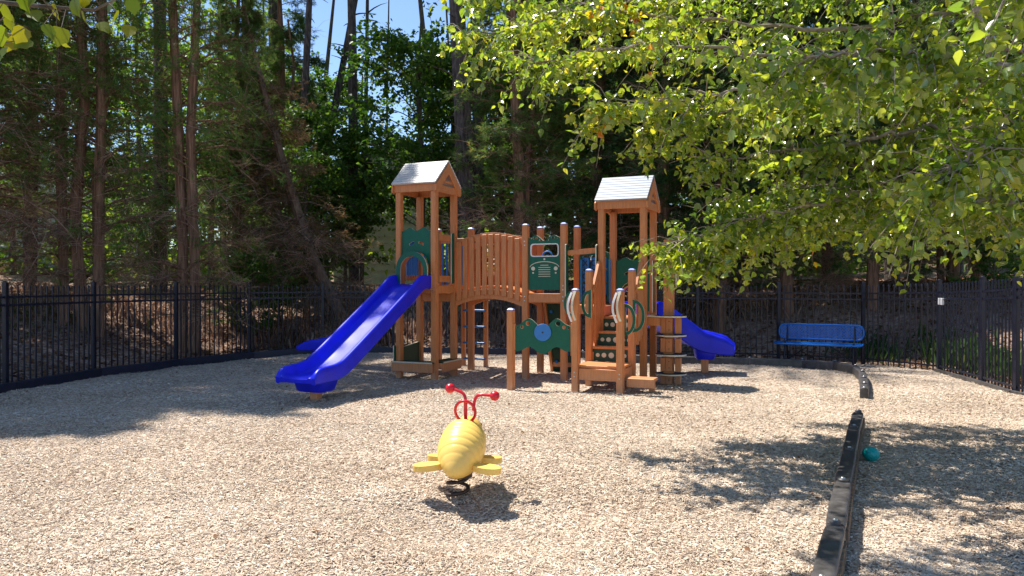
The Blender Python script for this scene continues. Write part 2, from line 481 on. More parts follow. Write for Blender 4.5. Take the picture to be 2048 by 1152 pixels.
# dry leaves on the chips and the bank
def litter(n, fx, y0, y1, s0, s1, zf):
    y = y0 + (y1 - y0) * rng.random(n) ** 1.2; x = fx[0] + (fx[1] - fx[0]) * rng.random(n)
    a = rng.random(n) * 6.28
    D = np.stack([np.cos(a), np.sin(a), rng.normal(0, .3, n)], 1)
    U = np.stack([rng.normal(0, .5, n), rng.normal(0, .5, n), np.ones(n)], 1)
    return np.stack([x, y, zf(x, y)], 1), D, U, s0 + (s1 - s0) * rng.random(n)
LEAF6 = [(0, 0, 0), (.35, .34, .10), (.72, .26, .10), (1, 0, -.04), (.72, -.26, .10), (.35, -.34, .10)]
LEAF6F = [(0, 1, 2, 3), (0, 3, 4, 5)]
C, D, U, s = litter(1500, (-9, 9), 3, 17, .02, .05, lambda x, y: chipz(x, y) + .014)
k = inside(C[:, 0], C[:, 1]) & ((C[:, 0] > 1.5) | (rng.random(len(C)) < .35))
v, f = cards(C[k], D[k], U[k], s[k], LEAF6, LEAF6F)
tag(np_mesh('fallen_leaves', v, f, MAT['dry_leaf']), 'small brown fallen leaves strewn on the wood chips', 'fallen leaves', kind='stuff')
C, D, U, s = litter(60000, (-17, 17), 10, 27, .04, .12, lambda x, y: terr(x, y) + .015)
k = (~inside(C[:, 0], C[:, 1])) & (polydist(C[:, 0], C[:, 1]) > .25)
v, f = cards(C[k], D[k], U[k], s[k], LEAF6, LEAF6F)
tag(np_mesh('leaf_litter', v, f, MAT['dry_leaf']), 'brown leaf litter covering the bank behind the fence', 'leaf litter', kind='stuff')
# ------------------------------------------------------------------ fences
def fence(pts, label, heights, first_post=True, last_post=True, latch=None, tips=True):
    root = thing('metal_fence', label, 'fence', (0, 0, 0))
    for i, p in enumerate(pts):
        if (i == 0 and not first_post) or (i == len(pts) - 1 and not last_post): continue
        h = heights[i]
        m = MB().box((p[0], p[1], (h + .03) / 2 - .03), (.062, .062, h + .09))
        m.box((p[0], p[1], h + .024), (.074, .074, .014)).sphere((p[0], p[1], h + .034), (.03, .03, .018), 8, 5)
        m.build('post', MAT['fence_black'], root, smooth=35)
    for i in range(len(pts) - 1):
        a, b = Vector((*pts[i], 0)), Vector((*pts[i + 1], 0))
        ha, hb = heights[i], heights[i + 1]
        d = (b - a); L = d.length; d.normalize()
        for dz in (.19, .31):
            MB().bar(a + Vector((0, 0, ha - dz)) + d * .03, b + Vector((0, 0, hb - dz)) - d * .03, .030, .032).build('rail', MAT['fence_black'], root)
        MB().bar(a + Vector((0, 0, .10)) + d * .03, b + Vector((0, 0, .10)) - d * .03, .028, .030).build('rail', MAT['fence_black'], root)
        n = int(round(L / .114)); mb = MB()
        nv = Vector((-d.y, d.x, 0)); w = .0095
        rot = Matrix((d, nv, Vector((0, 0, 1)))).transposed()
        for k in range(1, n):
            q = a + d * (L * k / n); t = ha + (hb - ha) * k / n - .055 + random.uniform(-.004, .004)
            mb.box(q + Vector((0, 0, t / 2)), (2 * w, 2 * w, t), rot)
            e = [q + rot @ Vector((sx * w * 1.5, sy * w * 1.5, 0)) + Vector((0, 0, t)) for sx, sy in ((-1,-1),(1,-1),(1,1),(-1,1))]
            tip = q + Vector((0, 0, t + .045))
            mb.add(e + [tip], [(3,2,1,0),(0,1,4),(1,2,4),(2,3,4),(3,0,4)])
        o = mb.build('picket_row', MAT['fence_black'], root)
    return root
fence(FENCE[0:9], 'black metal picket fence curving along the left side of the yard', [1.58] * 9, last_post=False)
fence(FENCE[8:17], 'black metal picket fence across the back, behind the play structure and the bench', [1.58] * 8 + [1.62])
rf = fence(FENCE[16:23], 'black metal picket fence and gate along the right edge of the yard, lit grey', [1.62, 1.66, 1.70, 1.70, 1.70, 1.70, 1.70], first_post=False)
a = Vector((*FENCE[16], 0)); d = (Vector((*FENCE[17], 0)) - a).normalized(); nv = Vector((d.y, -d.x, 0))
if nv.x > 0: nv = -nv
for s_ in (.10, .21):
    q = a + d * s_ + nv * .03
    MB().box((q.x, q.y, 1.27), (.05, .045, .12)).build('gate_latch', MAT['white_metal'], rf, bevel=.006)
mb = MB()
for i in range(16, 22):
    a, b = Vector((*FENCE[i], 0)), Vector((*FENCE[i + 1], 0)); d = (b - a).normalized(); nv = Vector((d.y, -d.x, 0))
    if nv.x > 0: nv = -nv
    mb.bar(a + nv * .07 + Vector((0, 0, .02)), b + nv * .07 + Vector((0, 0, .02)), .05, .07)
mb.build('base_board', MAT['border_plastic'], rf, bevel=.005)

# ------------------------------------------------------------------ borders
def border(pts, label, m, h=.17, w=.115, ribs=True, caps=True, rib_side=1, name='border_edging'):
    root = thing(name, label, 'border')
    for i in range(len(pts) - 1):
        a, b = Vector((*pts[i], 0)), Vector((*pts[i + 1], 0))
        d = b - a; L = d.length; d.normalize(); sd = Vector((d.y, -d.x, 0))
        rot = Matrix((d, sd, Vector((0, 0, 1)))).transposed()
        c = (a + b) / 2
        # section with rounded shoulders, swept
        sec = [(-w/2, -.08), (-w/2, h-.02), (-w/2+.004, h-.008), (-w/2+.013, h-.001), (-w/4, h), (0, h+.001), (w/4, h), (w/2-.013, h-.001), (w/2-.004, h-.008), (w/2, h-.02), (w/2, -.08)]
        n = 9; vs = []; fs = []; S_ = len(sec)
        for k in range(n + 1):
            t = k / n; dz = .002 * math.sin(t * 9 + i * 2) ; dx = .0015 * math.sin(t * 7 + i)
            e = .9 if k in (0, n) else 1
            for (px, pz) in sec:
                vs.append(a + d * (.006 + (L - .012) * t) + sd * (px * e + dx) + Vector((0, 0, (pz * (.97 if e < 1 else 1)) + dz * (pz > 0))))
        for k in range(n):
            for j in range(S_ - 1):
                fs.append((k*S_+j, k*S_+j+1, (k+1)*S_+j+1, (k+1)*S_+j))
        fs.append(tuple(range(S_))[::-1]); fs.append(tuple(range(n * S_, (n + 1) * S_)))
        o = MB().add(vs, fs).build('timber', m, root, smooth=40)
        if ribs:
            rb = MB(); k = 0; t = .09
            while t < L - .08:
                q = a + d * t + sd * rib_side * (w / 2 + .004)
                rb.box((q.x, q.y, h * .46), (.052, .014, h * .56), rot)
                t += .098
            rb.build('rib', MAT['rib_tan'], o)
        if caps:
            for q in ([a, b] if i == 0 else [b]):
                pin = MB().tube([(q.x, q.y, h - .01), (q.x, q.y, h + .012)], .034, 14).tube([(q.x, q.y, h + .010), (q.x, q.y, h + .02)], [.036, .022], 14)
                pn = pin.build('joint_cap', m, o, smooth=35)
                MB().sphere((q.x, q.y, h + .019), (.017, .017, .010), 12, 6).build('bolt', MAT['galvanised'], o, smooth=60)
    return root
border([(1.02, 2.65), (1.47, 3.55), (1.90, 4.40), (2.36, 5.34), (2.86, 6.35), (3.35, 7.34), (3.80, 8.22)],
       'long straight grey plastic border timber with bolted joints, running up the right foreground', MAT['border_plastic'], h=.19)
border([(.9, 16.6), (1.5, 15.9), (2.2, 15.3), (3.14, 14.9), (4.6, 14.5), (5.5, 14.2), (5.95, 13.8), (6.0, 13.1), (5.75, 12.3), (5.40, 11.5), (5.08, 10.8), (4.84, 10.3)],
       'curved grey plastic border in front of the blue bench, ending short in the chips', MAT['border_plastic'], h=.15, rib_side=-1, ribs=False)
kp = []
for i, p in enumerate(FENCE[2:12]):
    a = Vector(FENCE[2 + i - 1]); b = Vector(FENCE[2 + i + 1]); d = (b - a).normalized()
    kp.append((p[0] + d.y * .13, p[1] - d.x * .13))
border(kp, 'low black plastic kerb running along the foot of the left and back fence', MAT['kerb_black'], h=.14, ribs=False, caps=False, name='kerb_edging')

# ------------------------------------------------------------------ bench
p0 = Vector((5.46, 15.25)); p1 = Vector((6.76, 14.55)); c = (p0 + p1) / 2; L = (p1 - p0).length + .1
bn = thing('park_bench', 'blue perforated metal bench standing empty before the back fence', 'bench', (c.x, c.y, 0), math.atan2(p1.y - p0.y, p1.x - p0.x))
def expanded(mb, x0, x1, frame, n_u, n_v):
    # diamond mesh of thin bars on frame(u,v)
    def bar(a, b): mb.bar(a, b, .017, .010, up=frame.get('up', (0, -1, 0)))
    W, Hh = x1 - x0, frame['h']
    cw = W / n_u; ch = Hh / n_v
    for i in range(n_u):
        for j in range(n_v):
            x = x0 + i * cw; v = j * ch
            if (i + j) % 2 == 0: bar(frame['f'](x, v), frame['f'](x + cw, v + ch))
            else: bar(frame['f'](x, v + ch), frame['f'](x + cw, v))
w2 = L / 2
bk = lambda x, v: Vector((x, .18 + v * .16, .47 + v))
mb = MB()
out = [(bk(x, v)) for x, v in rrect(-w2, 0, w2, .29, .12, 6)]
mb.tube(out, .017, 8, closed=True)
fr = MB(); expanded(fr, -w2 + .03, w2 - .03, dict(f=lambda x, v: bk(x, v + .008), h=.274), 56, 10)
bko = mb.build('backrest', MAT['bench_blue'], bn, smooth=50); fr.build('mesh_panel', MAT['bench_blue'], bko)
mb = MB(); st_ = lambda x, v: Vector((x, -.24 + v, .405 - .02 * math.cos(v / .36 * 6.28)))
mb.tube([st_(x, v) for x, v in rrect(-w2 - .04, 0, w2 + .0, .36, .10, 5)], .017, 8, closed=True)
fr = MB(); expanded(fr, -w2, w2 - .03, dict(f=lambda x, v: st_(x, v + .008), h=.344, up=(0, 0, 1)), 56, 10)
sto = mb.build('seat', MAT['bench_blue'], bn, smooth=50); fr.build('mesh_panel', MAT['bench_blue'], sto)
for sx in (-1, 1):
    x = sx * (w2 - .16)
    MB().tube([(x, -.26, 0), (x, -.20, .2), (x, -.18, .41), (x, .1, .41), (x, .17, .45), (x, .245, .78)], .02, 8).tube([(x, .12, .41), (x, .25, 0)], .02, 8).build('leg', MAT['fence_black'], bn, smooth=50)
    MB().tube([(x, .02, .04), (sx * .12, .02, .40)], .014, 8).build('brace', MAT['fence_black'], bn, smooth=50)

# ------------------------------------------------------------------ ball
q = at(1743, 908, 6.72)
mb = MB().sphere((0, 0, 0), (.074, .074, .066), 28, 18)
bl = mb.build('play_ball', MAT['ball_teal'], smooth=80); bl.location = (q.x, q.y, .066)
bl.rotation_euler = (R(8), 0, R(30))
tag(bl, 'teal rubber ball lying on the chips right of the long border', 'ball')
# ------------------------------------------------------------------ play structure (local x along the front, y away)
TH = R(23.4)
OX, OY = -1.018, 13.115
PS = thing('play_structure', 'orange and green playground structure with two roofed towers and blue slides', 'play structure', (OX, OY, 0), -TH)
def loc(x, y):
    dx, dy = x - OX, y - OY
    return (dx * math.cos(TH) - dy * math.sin(TH), dx * math.sin(TH) + dy * math.cos(TH))
WD, GR, CR, BL, SB = MAT['orange_plastic_lumber'], MAT['green_panel'], MAT['cream_core'], MAT['blue_slide_plastic'], MAT['sky_blue_plastic']
s = .68
PW = .102
def post(x, y, top, cap=True, w=PW, parent=PS, bottom=-.05):
    o = MB().box((x, y, (top + bottom) / 2), (w, w, top - bottom)).build('post', WD, parent, bevel=.009, seg=2)
    if cap:
        m = MB()
        m.box((x, y, top + .006), (w * .92, w * .92, .012))
        b = w * .46
        m.add([(x-b,y-b,top+.012),(x+b,y-b,top+.012),(x+b,y+b,top+.012),(x-b,y+b,top+.012),(x-b*.45,y-b*.45,top+.032),(x+b*.45,y-b*.45,top+.032),(x+b*.45,y+b*.45,top+.032),(x-b*.45,y+b*.45,top+.032)],
              [(0,1,5,4),(1,2,6,5),(2,3,7,6),(3,0,4,7),(4,5,6,7)])
        m.build('post_cap', MAT['cap_plastic'], o)
    return o
def board(name, c, size, m=None, rot=None, bev=.006, parent=PS):
    return MB().box(c, size, rot).build(name, m or WD, parent, bevel=bev)
def frameM(x, y, z, ang=0):
    return Matrix.Translation((x, y, z)) @ Matrix.Rotation(ang, 4, 'Z')
def panel(name, loops, th, M, face=GR, parent=PS, bev=0):
    return MB().plate(loops, th, M, 0, 1).build(name, [face, CR], parent)

LX = (-s, 0); RX = (2.68, 3.36); MX = (1.36, 2.04)
ZL, ZM, ZR = 1.57, 1.42, 1.07
# posts
for x in LX:
    for y in (-s, 0): post(x, y, 3.14, False)
    post(x, s, 2.58)
for x in MX:
    for y in (0, s): post(x, y, 2.56)
for x in RX:
    for y in (0, s): post(x, y, 2.80, False)
TX = (2.60, 3.28); TY = -1.077; NY = -.41
for x in TX:
    post(x, TY, 1.49); post(x, NY, 1.79)
p22 = loc(-.015, 11.27)
post(*p22, 1.19)

def deck(x0, x1, y0, y1, z, name='deck'):
    a = PW / 2 + .002
    o = MB()
    n = 5; w = (y1 - y0 + .04) / n
    for k in range(n):
        o.box(((x0 + x1) / 2, y0 - .02 + w * (k + .5), z - .018), (x1 - x0 - .11, w - .008, .034))
    o.box(((x0 + x1) / 2, (y0 + y1) / 2, z - .05), (x1 - x0 - .13, y1 - y0 - .13, .02))
    d = o.build(name, WD, PS, bevel=.004)
    for y in (y0, y1): board('deck_beam', ((x0 + x1) / 2, y, z - .078), (x1 - x0 - PW - .004, .045, .135), parent=d)
    for x in (x0, x1): board('deck_beam', (x, (y0 + y1) / 2, z - .078), (.045, y1 - y0 - PW - .004, .135), parent=d)
    return d
deck(LX[0], LX[1], -s, 0, ZL)
deck(LX[0], LX[1], 0, s, ZM)
deck(MX[0], MX[1], 0, s, ZM)
deck(RX[0], RX[1], 0, s, ZR)
deck(MX[1], RX[0], 0, s, 1.24)
board('step_riser', (RX[0] + .0, s / 2, 1.15), (.03, s - .12, .16))

# roofs
def roof(x0, x1, yc, half, z_eave, z_top, m, post_top):
    xa, xb = x0 - .085, x1 + .085
    r = MB(); rise = z_top - z_eave; Ls = math.hypot(half, rise); ang = math.atan2(rise, half)
    for sgn in (-1, 1):
        d = Vector((0, -sgn * math.cos(ang), math.sin(ang)))   # up the slope (towards ridge) for side sgn
        nrmv = Vector((0, sgn * math.sin(ang), math.cos(ang)))
        base = Vector(((xa + xb) / 2, yc + sgn * half, z_eave))
        nb = 9; bw = Ls / nb
        rot = Matrix((Vector((1, 0, 0)), d if sgn < 0 else d, nrmv)).transposed()
        if rot.determinant() < 0: rot = Matrix((Vector((-1, 0, 0)), d, nrmv)).transposed()
        for k in range(nb):
            r.box(base + d * bw * (k + .5) + nrmv * .012, (xb - xa, bw - .007, .012), rot)
        r.box(base + d * Ls / 2 - nrmv * .003, (xb - xa - .002, Ls - .004, .016), rot)
    ro = r.build('roof', m, PS, bevel=.002)
    # eave beams and gables
    for sgn in (-1, 1):
        board('eave_beam', ((x0 + x1) / 2, yc + sgn * (s / 2 + .052), z_eave - .06), (x1 - x0 + .14, .04, .135), parent=ro)
    for x in (x0 - .052, x1 + .052):
        board('tie_beam', (x, yc, z_eave - .075), (.038, s + .04, .12), parent=ro)
        zt = z_top - .035; zb = z_eave - .15; hh = half - .01
        w = .135
        sl = (zt - (z_eave - .03)) / hh
        out = [(-hh, z_eave - .03), (0, zt), (hh, z_eave - .03), (hh, zb + .02), (hh - .075, zb), (0, zt - w * 1.35), (-hh + .075, zb), (-hh, zb + .02)]
        xo = x + (.026 if x > x0 else -.026)
        M = Matrix.Translation((xo, yc, 0)) @ Matrix.Rotation(R(90), 4, 'Z')
        MB().plate([out], .03, M).build('gable_board', WD, ro, bevel=.004)
        tri = [(-.16, zt - .30), (.16, zt - .30), (.16, zt - .345), (-.16, zt - .345)]
        MB().plate([tri], .024, Matrix.Translation((x, yc, 0)) @ Matrix.Rotation(R(90), 4, 'Z')).build('collar_tie', WD, ro, bevel=.003)
    return ro
ra = roof(LX[0], LX[1], -s / 2, .465, 3.255, 3.67, MAT['roof_plastic'], 3.14)
ra['label'] = 'warm white slatted roof'
rb = roof(RX[0], RX[1], s / 2, .465, 2.905, 3.32, MAT['roof_plastic_pale'], 2.8)
rb['label'] = 'pale blue grey slatted roof'

# wavy topped green panel with arched opening
def wavy_top(x0, x1, z, amp, n=24):
    w = x1 - x0
    pts = []
    for i in range(n + 1):
        t = i / n
        hump = amp * (math.exp(-((t - .27) / .15) ** 2) + math.exp(-((t - .73) / .15) ** 2))
        if t < .08 or t > .92: hump *= .8
        pts.append((x0 + w * t, z + hump))
    return pts
hw = s / 2 - PW / 2 - .004
def arch(cx, zb, w, zs, n=14):
    return [(cx - w, zb), (cx - w, zs)] + [(cx + w * math.cos(math.pi - math.pi * i / n), zs + w * math.sin(math.pi * i / n)) for i in range(1, n)] + [(cx + w, zs), (cx + w, zb)]
def tower_panel(xc, y, z, with_slot=True):
    top = wavy_top(-hw, hw, z + .90, .06)
    outer = [(-hw, z + .06), (-hw + .10, z + .06)] 
    ar = arch(0, z + .06, .215, z + .34)
    loop = [(-hw, z + .06)] + ar + [(hw, z + .06)] + top[::-1]
    holes = []
    if with_slot:
        for sg in (-1, 1):
            a_ = arc(0, z + .40, .30, .335, 60 if sg > 0 else 98, 82 if sg > 0 else 120, 6); b_ = arc(0, z + .40, .265, .295, 82 if sg > 0 else 120, 60 if sg > 0 else 98, 6)
            holes.append(a_ + b_)
    return panel('tower_panel', [loop] + holes, .022, frameM(xc, y, 0))
tower_panel(-s / 2, -s, ZL)
tower_panel(3.02, s, ZR)
# slide hoods: green arch standing off the tower on an orange barrel
def hood(xc, y, z, sg, dp=.17):
    w0, w1 = .215, .30
    zs = z + .26
    out = arch(0, z - .0, w1, zs, 20); inn = arch(0, z - .0, w0, zs, 20)
    loop = out + inn[::-1]
    o = MB().plate([loop], .022, frameM(xc, y + sg * dp, 0), 0, 1).build('slide_hood', [GR, CR], PS)
    mb = MB()
    a0 = arch(0, z, w0 + .008, zs, 20); a1 = arch(0, z, w0 + .028, zs, 20)
    mb.plate([a1 + a0[::-1]], dp - .03, frameM(xc, y + sg * dp / 2, 0))
    mb.build('hood_barrel', WD, o)
    return o
hood(-s / 2, -s, ZL, -1)
hood(3.02, s, ZR, 1)

# left tower, right hand side: two rails with a green board at the back and cream edges
hr = s / 2 - PW / 2
board('side_rail', (0.0, -s / 2, ZL + .80), (.04, 2 * hr, .11))
board('side_rail', (0.0, -s / 2, ZL + .10), (.04, 2 * hr, .11))
for yy, ww in ((-s + PW / 2 + .014, .02), (-PW / 2 - .055, .10)):
    M = Matrix.Translation((.034, yy, 0)) @ Matrix.Rotation(R(90), 4, 'Z')
    panel('side_panel', [[(-ww / 2, ZL + .02), (ww / 2, ZL + .02), (ww / 2, ZL + .88), (ww / 4, ZL + .90), (-ww / 2, ZL + .88)]], .018, M)
# left tower, left side: green wavy panel ; rear deck back: blue balusters
lb = MB()
for zz in (ZL + .80, ZL + .12): lb.box((-s, -s / 2, zz), (.036, 2 * hw, .09))
lb = lb.build('side_barrier', WD, PS, bevel=.004)
for k in range(7):
    yy = -s / 2 - hw + 2 * hw * (k + .5) / 7
    MB().tube([(-s, yy, ZL + .12), (-s, yy, ZL + .78)], .022, 10).build('baluster', SB, lb, smooth=50)
def balusters(x0, x1, y, z0, z1, n, m, name='barrier', rails=True):
    o = MB()
    o.box(((x0 + x1) / 2, y, z1 - .045), (x1 - x0, .036, .09)).box(((x0 + x1) / 2, y, z0 + .045), (x1 - x0, .036, .09))
    b = o.build(name, WD, PS, bevel=.004)
    for k in range(n):
        x = x0 + (x1 - x0) * (k + .5) / n
        MB().tube([(x, y, z0 + .08), (x, y, z1 - .08)], .021, 10).build('baluster', m, b, smooth=50)
    return b
balusters(-s + PW / 2, -PW / 2, s, ZM + .06, ZM + 1.0, 7, SB)
# bits of a blue play panel with white paddles seen through the hood
pg = MB()
for k in range(3):
    pg.tube([(-s + .02 + .0, .13 + k * .17, ZM + .12), (-s + .02, .13 + k * .17, ZM + .92)], .02, 8)
pg.build('play_panel_bar', SB, PS, smooth=50)
MB().sphere((-.30, s - .06, ZM + .42), (.045, .012, .10), 14, 8).build('paddle', MAT['white_metal'], PS, smooth=60)

# arch bridge
def arch_z(t, z0, z1, peak):
    return z0 + (z1 - z0) * t + peak * (1 - (2 * t - 1) ** 2)
def arched_rail(name, y, x0, x1, z0, z1, peak, th, h, n=18, parent=PS, m=None):
    up = [(x0 + (x1 - x0) * i / n, arch_z(i / n, z0, z1, peak)) for i in range(n + 1)]
    lo = [(x, z - h) for x, z in up]
    return MB().plate([lo + up[::-1]], th, frameM(0, y, 0)).build(name, m or WD, parent, bevel=.004)
bx0, bx1 = PW / 2, MX[0] - PW / 2
n = 12
fl = MB()
for k in range(n):
    t0, t1 = k / n, (k + 1) / n
    xa, xb = bx0 + (bx1 - bx0) * t0, bx0 + (bx1 - bx0) * t1
    fl.bar((xa + .004, s / 2, arch_z(t0, ZM - .01, ZM - .01, .13)), (xb - .004, s / 2, arch_z(t1, ZM - .01, ZM - .01, .13)), s - .08, .035)
fl = fl.build('bridge_deck', WD, PS, bevel=.003); fl['label'] = 'arched bridge deck between the towers'
for y, sg in ((0, -1), (s, 1)):
    lo = arched_rail('bridge_beam', y, bx0, bx1, ZM - .05, ZM - .05, .13, .05, .17)
    hi = arched_rail('bridge_rail', y, bx0, bx1, ZM + .89, ZM + .93, .13, .05, .10)
    for k in range(10):
        t = (k + .62) / 10.3
        x = bx0 + (bx1 - bx0) * t
        zb = arch_z(t, ZM - .15, ZM - .15, .13); zt = arch_z(t, ZM + .86, ZM + .90, .13)
        board('bridge_baluster', (x, y + sg * .044, (zb + zt) / 2), (.086, .036, zt - zb), bev=.005)

# driving panel on the middle deck
x0, x1 = MX[0] + PW / 2 + .004, MX[1] - PW / 2 - .004
xm = (x0 + x1) / 2; W = (x1 - x0) / 2
zt, zb = 2.34, 1.485
win = rrect(-W + .035, zt - .305, W - .035, zt - .085, .05, 4)
top = []
for i in range(25):
    t = i / 24
    top.append((-W + 2 * W * t, zt + .0 + .055 * (math.exp(-((t - .22) / .15) ** 2) + math.exp(-((t - .78) / .15) ** 2)) - .045 * math.exp(-((t - .5) / .12) ** 2)))
holes = [win]
topz = lambda x, P: min(P, key=lambda p: abs(p[0] - x))[1]
for sg in (-1, 1):
    for q, (dx, r_) in enumerate(((.082, .016), (.138, .021), (.19, .017), (.232, .011))):
        holes.append(circ(sg * dx, min(topz(sg * dx - r_, top), topz(sg * dx + r_, top)) - r_ - .014, r_, 12))
M = frameM(xm, -.0, 0)
dp = MB().plate([[(-W, zb), (W, zb)] + top[::-1]] + holes, .024, M, 0, 1).build('driving_panel', [GR, CR], PS)
mb = MB()
wi = rrect(-W + .052, zt - .288, W - .052, zt - .102, .038, 4)
mb.plate([win, wi], .03, frameM(xm, -.0, 0))
mb.build('window_frame', MAT['white_metal'], dp)
mb = MB(); yf = -.0155
def deco(mb, loop, y=None, th=.006): mb.plate([loop], th, frameM(xm, yf, 0))
for k in range(6):
    zz = zt - .45 - k * .037; w_ = .105 if k else .07
    deco(mb, [(-w_, zz), (w_, zz), (w_, zz + .010), (-w_, zz + .010)])
for sg in (-1, 1):
    deco(mb, circ(sg * .20, zt - .50, .033, 18)); deco(mb, circ(sg * .20, zt - .572, .015, 12))
deco(mb, circ(0, zt - .345, .017, 14))
a_ = arc(0, zt - .49, .265, .11, 8, 172, 20); b_ = arc(0, zt - .49, .255, .098, 172, 8, 20)
deco(mb, a_ + b_)
mb.build('truck_front_motif', CR, dp)
wh = MB(); wh.tube([(xm + .09 * math.cos(R(a)), .13, zt - .30 + .09 * math.sin(R(a))) for a in range(0, 360, 15)], .013, 8, closed=True)
wh.bar((xm - .085, .13, zt - .30), (xm + .085, .13, zt - .30), .03, .02).tube([(xm, .13, zt - .30), (xm, .02, zt - .36)], .014, 8)
wh.sphere((xm, .13, zt - .30), (.035, .016, .035), 12, 8).build('steering_wheel', SB, dp, smooth=50)
# middle deck back side

# rail and thin plates between middle deck and right tower
gx0, gx1 = MX[1] + PW / 2, RX[0] - PW / 2
MB().bar((gx0 + .02, -.02, 2.09), (gx1 - .02, -.02, 2.125), .07, .085).build('top_rail', WD, PS, bevel=.012, seg=2)
for x, z0, z1 in ((gx0 + .012, 1.27, 2.24), (gx1 - .012, 1.24, 2.22)):
    M = Matrix.Translation((x, -.05, 0)) @ Matrix.Rotation(R(90), 4, 'Z')
    panel('edge_plate', [[(-.07, z0), (.05, z0), (.05, z1 - .05), (.0, z1), (-.07, z1 - .02)]], .018, M)
# back: blue maze panel with green frame
bz0, bz1 = 1.30, 2.10
fr_ = MB().plate([[(gx0, bz0), (gx1, bz0)] + [(gx0 + (gx1 - gx0) * (1 - i / 16), bz1 + .07 * math.sin(math.pi * i / 16)) for i in range(17)],
                  rrect(gx0 + .05, bz0 + .06, gx1 - .05, bz1 - .03, .02, 3)], .024, frameM(0, s, 0), 0, 1).build('maze_panel', [GR, CR], PS)
for r_ in range(3):
    for c_ in range(3):
        x = gx0 + .115 + c_ * (gx1 - gx0 - .23) / 2; z = bz0 + .19 + r_ * .225
        o = MB().tube([(x, s, z - .095), (x, s, z + .095)], .068, 14).build('turning_block', SB, fr_, smooth=35)
        mk = MB()
        if (r_ + c_) % 2:
            mk.plate([circ(x, z, .05, 16), circ(x, z, .034, 16)], .006, frameM(0, s - .068, 0))
        else:
            mk.bar((x - .04, s - .068, z - .05), (x + .04, s - .068, z + .05), .006, .014).bar((x + .04, s - .068, z - .05), (x - .04, s - .068, z + .05), .006, .014)
        mk.build('mark', MAT['kerb_black'], o)
for k in range(5):
    x = gx0 + .06 + k * .125
    MB().tube([(x, s - .11, 1.27), (x, s - .11, 2.0)], .016, 8).build('baluster', SB, fr_, smooth=50)

# climbing wall under / behind the middle deck
xa, xb = 1.47, 1.90
y0c, y1c, zc = .62, 1.02, 1.33
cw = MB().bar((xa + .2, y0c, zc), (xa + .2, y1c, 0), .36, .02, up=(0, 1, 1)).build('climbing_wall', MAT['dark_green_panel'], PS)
for x in (xa, xb): MB().bar((x, y0c - .01, zc), (x, y1c, -.02), .05, .10, up=(0, 1, 1)).build('wall_rail', WD, cw, bevel=.005)
for z in (.15, 1.28): MB().bar((xa, y0c + (zc - z) / zc * (y1c - y0c), z), (xb, y0c + (zc - z) / zc * (y1c - y0c), z), .06, .08).build('wall_bar', WD, cw, bevel=.005)
for k in range(7):
    z = .2 + k * .15; y = y0c + (zc - z) / zc * (y1c - y0c)
    MB().sphere((xa + .1 + .2 * (k % 2) + .03 * (k % 3), y - .03, z), (.035, .025, .03), 10, 6).build('hand_hold', SB, cw, smooth=60)

# ladder behind the left tower
for k, z in enumerate((.16, .46, .77, 1.08)):
    MB().tube([(-.42, 1.18, z), (.06, 1.18, z)], .02, 10).build('rung', SB, PS, smooth=50)
for x in (-.42, .05): board('ladder_rail', (x, 1.20, .66), (.08, .06, 1.40))
board('ladder_bar', (-.18, 1.12, 1.30), (.60, .08, .07), MAT['black_rubber'])
board('ladder_beam', (-.18, .92, 1.36), (.44, .42, .05))

# shop seat under the left tower
def counter(x0, y0, x1, y1, z, w=.16):
    a, b = Vector((x0, y0, 0)), Vector((x1, y1, 0)); d = (b - a).normalized()
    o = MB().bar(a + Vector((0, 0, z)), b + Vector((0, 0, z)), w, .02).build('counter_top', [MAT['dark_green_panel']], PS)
    n_ = Vector((d.y, -d.x, 0)) * (w / 2 - .02)
    MB().bar(a + n_ + Vector((0, 0, z - .085)), b + n_ + Vector((0, 0, z - .085)), .04, .145).build('counter_board', WD, o, bevel=.005)
    MB().bar(a + n_ * 1.18 + Vector((0, 0, z + .001)), b + n_ * 1.18 + Vector((0, 0, z + .001)), .012, .024).build('counter_edge', CR, o)
counter(-s - .09, -s + .0, .02, -s + .0, .27, .26)
counter(0, -s + .07, 0, .05, .27, .26)
panel('shop_side', [[(-hw, .10), (hw, .10), (hw, .56), (-hw, .50)]], .022, Matrix.Translation((-s, -s / 2, 0)) @ Matrix.Rotation(R(90), 4, 'Z'), face=MAT['dark_green_panel'])
panel('shop_side', [[(-.07, .27), (.07, .27), (.07, .54), (-.07, .54)]], .018, Matrix.Translation((-s - .06, -s - .03, 0)) @ Matrix.Rotation(R(90), 4, 'Z'))

# front play panel between the short post and the transfer station
pa = Vector((*p22, 0)); pb = Vector((TX[0], TY, 0)); d = (pb - pa); Lp = d.length; ang = math.atan2(d.y, d.x); Wp = Lp / 2 - .065
mid = (pa + pb) / 2
Mf = Matrix.Translation(mid) @ Matrix.Rotation(ang, 4, 'Z')
top = []; bot = []
for i in range(33):
    t = i / 32; x = -Wp + 2 * Wp * t
    top.append((x, .955 + .115 * (math.exp(-((t - .25) / .14) ** 2) + math.exp(-((t - .75) / .14) ** 2)) - .035 * math.exp(-((t - .5) / .1) ** 2)))
    bot.append((x, .575 + .075 * (math.exp(-((t - .26) / .12) ** 2) + math.exp(-((t - .74) / .12) ** 2)) - .035 * math.exp(-((t - .5) / .15) ** 2)))
holes = []
for sg in (-1, 1):
    for x, r_ in ((.225, .035), (.315, .028), (.385, .018)):
        holes.append(circ(sg * x, min(topz(sg * x - r_, top), topz(sg * x + r_, top)) - r_ - .018, r_, 14))
fp = MB().plate([bot + top[::-1]] + holes, .022, Mf, 0, 1).build('gear_panel', [GR, CR], PS)
